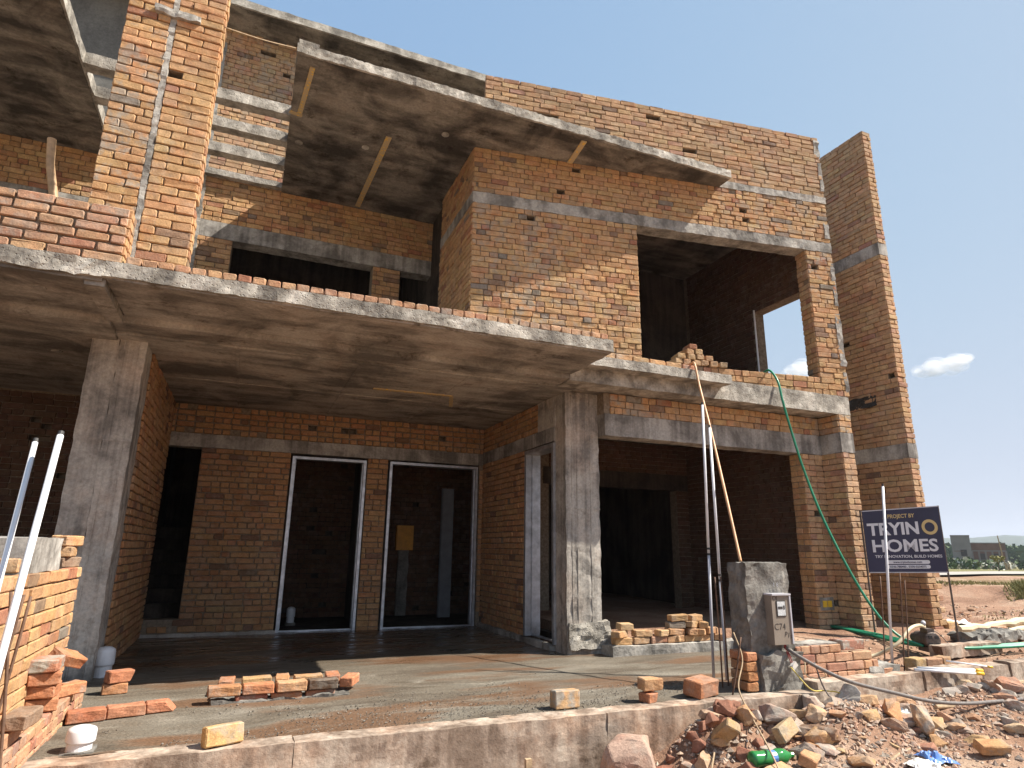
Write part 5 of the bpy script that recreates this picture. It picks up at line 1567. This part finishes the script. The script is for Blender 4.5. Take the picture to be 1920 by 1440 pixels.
# far buildings
M_FARBRICK = mat_plain('far_brick', (0.17, 0.095, 0.065), 0.95, 0, 0.25, 0.8)
M_FARGREY = mat_plain('far_grey_render', (0.22, 0.20, 0.185), 0.95, 0, 0.2, 0.4)
M_DARK = mat_plain('dark_opening', (0.05, 0.04, 0.035), 0.9)
def far_building(label, px0, px1, dp, h, mat, frames, name):
    p = at((px0+px1)/2, dp); U_, D_ = along((px0+px1)/2); z = gz(p.x, p.y)-.2
    w = (at(px1, dp)-at(px0, dp)).dot(U_)/2
    t = thing(name, label, 'building', (p.x, p.y, z))
    m = MB(); m.obox(p+D_*4+Vector((0, 0, z+h/2)), U_, D_, (0, 0, 1), w, 4, h/2); m.build('wall', mat, t)
    m = MB(); m.obox(p+D_*4+Vector((0, 0, z+h+.1)), U_, D_, (0, 0, 1), w*1.02, 4.1, .1); m.build('roof', M_FARGREY, t)
    for k in range(frames):
        c = p+U_*(w*(-1+2*(k+.05)/(frames-.9)))-D_*.03
        m = MB(); m.obox(c+Vector((0, 0, z+h*.36)), U_, D_, (0, 0, 1), .16, .06, h*.36); m.build('frame_post', M_FARGREY, t)
    if frames:
        for hh in (.36, .72):
            m = MB(); m.obox(p-D_*.05+Vector((0, 0, z+h*hh)), U_, D_, (0, 0, 1), w*.97, .06, .13); m.build('frame_beam', M_FARGREY, t)
        for k in range(frames-1):
            if k % 2:
                c = p+U_*(w*(-1+2*(k+.55)/(frames-.9)))-D_*.01
                m = MB(); m.obox(c+Vector((0, 0, z+h*.5)), U_, D_, (0, 0, 1), .5, .04, .6); m.build('window', M_DARK, t)
    else:
        m = MB(); m.obox(p-U_*w*.3-D_*.01+Vector((0, 0, z+h*.55)), U_, D_, (0, 0, 1), w*.5, .05, .06); m.build('band', M_FARBRICK, t)
        m = MB(); m.obox(p+U_*w*.2-D_*.01+Vector((0, 0, z+h*.5)), U_, D_, (0, 0, 1), .5, .04, .6); m.build('window', M_DARK, t)
far_building('distant grey rendered building partly behind the sign post', 1764, 1799, 128, 6.4, M_FARGREY, 0, 'grey_building')
far_building('distant brown brick building with pale concrete frame lines', 1799, 1862, 131, 5.1, M_FARBRICK, 6, 'brick_building')
# clouds: heaps of thin white puffs far off
tc = NT('cloud')
tr = tc.n('ShaderNodeBsdfTransparent'); df_ = tc.n('ShaderNodeBsdfDiffuse'); df_.inputs['Color'].default_value = (.95, .95, .97, 1)
tl_ = tc.n('ShaderNodeBsdfTranslucent'); tl_.inputs['Color'].default_value = (.97, .97, .98, 1)
m2_ = tc.n('ShaderNodeMixShader'); m2_.inputs[0].default_value = 0.5
tc.l(df_.outputs[0], m2_.inputs[1]); tc.l(tl_.outputs[0], m2_.inputs[2])
mx = tc.n('ShaderNodeMixShader'); mx.inputs[0].default_value = 0.13
tc.l(tr.outputs[0], mx.inputs[1]); tc.l(m2_.outputs[0], mx.inputs[2]); tc.l(mx.outputs[0], tc.out.inputs['Surface'])
M_CLOUD = tc.m
def cloud(px, py, w_px, h_px, n, label):
    D = 1900.0
    d = (fwd+r2*((px-960)/F_PX)-u2*((py-720)/F_PX))*D
    c = d+Vector((0, 0, EYE)); k = D/F_PX
    bm = bmesh.new()
    for i in range(n):
        t = random.uniform(-1, 1); s = random.uniform(.25, .6)*(1-.5*abs(t))*h_px*k
        o = c+rgt*t*w_px*.5*k+Vector((0, 0, 1))*(random.uniform(-.3, .5)*h_px*k*(1-.4*abs(t))+t*h_px*.35*k)+Vector((random.gauss(0, 12), random.gauss(0, 12), 0))
        bmesh.ops.create_icosphere(bm, subdivisions=2, radius=s, matrix=Matrix.Translation(o-c) @ Matrix.Diagonal((1.5, 1.3, .8, 1)))
    me = bpy.data.meshes.new('cloud'); bm.to_mesh(me); bm.free()
    link('cloud', me, M_CLOUD, None, tuple(c), None, label, 'cloud', None, True)
cloud(1768, 690, 105, 30, 34, 'small white cloud low in the sky right of the fin wall')
cloud(1500, 695, 40, 26, 16, 'small white cloud seen through the upper side window')
scene.cycles.transparent_max_bounces = 40

# =================================================================== THE AIR
hz = MB(); hz.box(-2900, 2900, -2900, 2900, -12, 110)
th_ = bpy.data.materials.new('summer_haze'); th_.use_nodes = True
tn = th_.node_tree.nodes; tn.clear()
to_ = tn.new('ShaderNodeOutputMaterial'); tv = tn.new('ShaderNodeVolumePrincipled')
tv.inputs['Color'].default_value = (0.80, 0.87, 1.0, 1); tv.inputs['Density'].default_value = 0.00030; tv.inputs['Anisotropy'].default_value = 0.2
th_.node_tree.links.new(tv.outputs[0], to_.inputs['Volume'])
hz.build('haze', th_, None, None, 'stuff', 'thin pale summer haze over the whole place', 'haze')
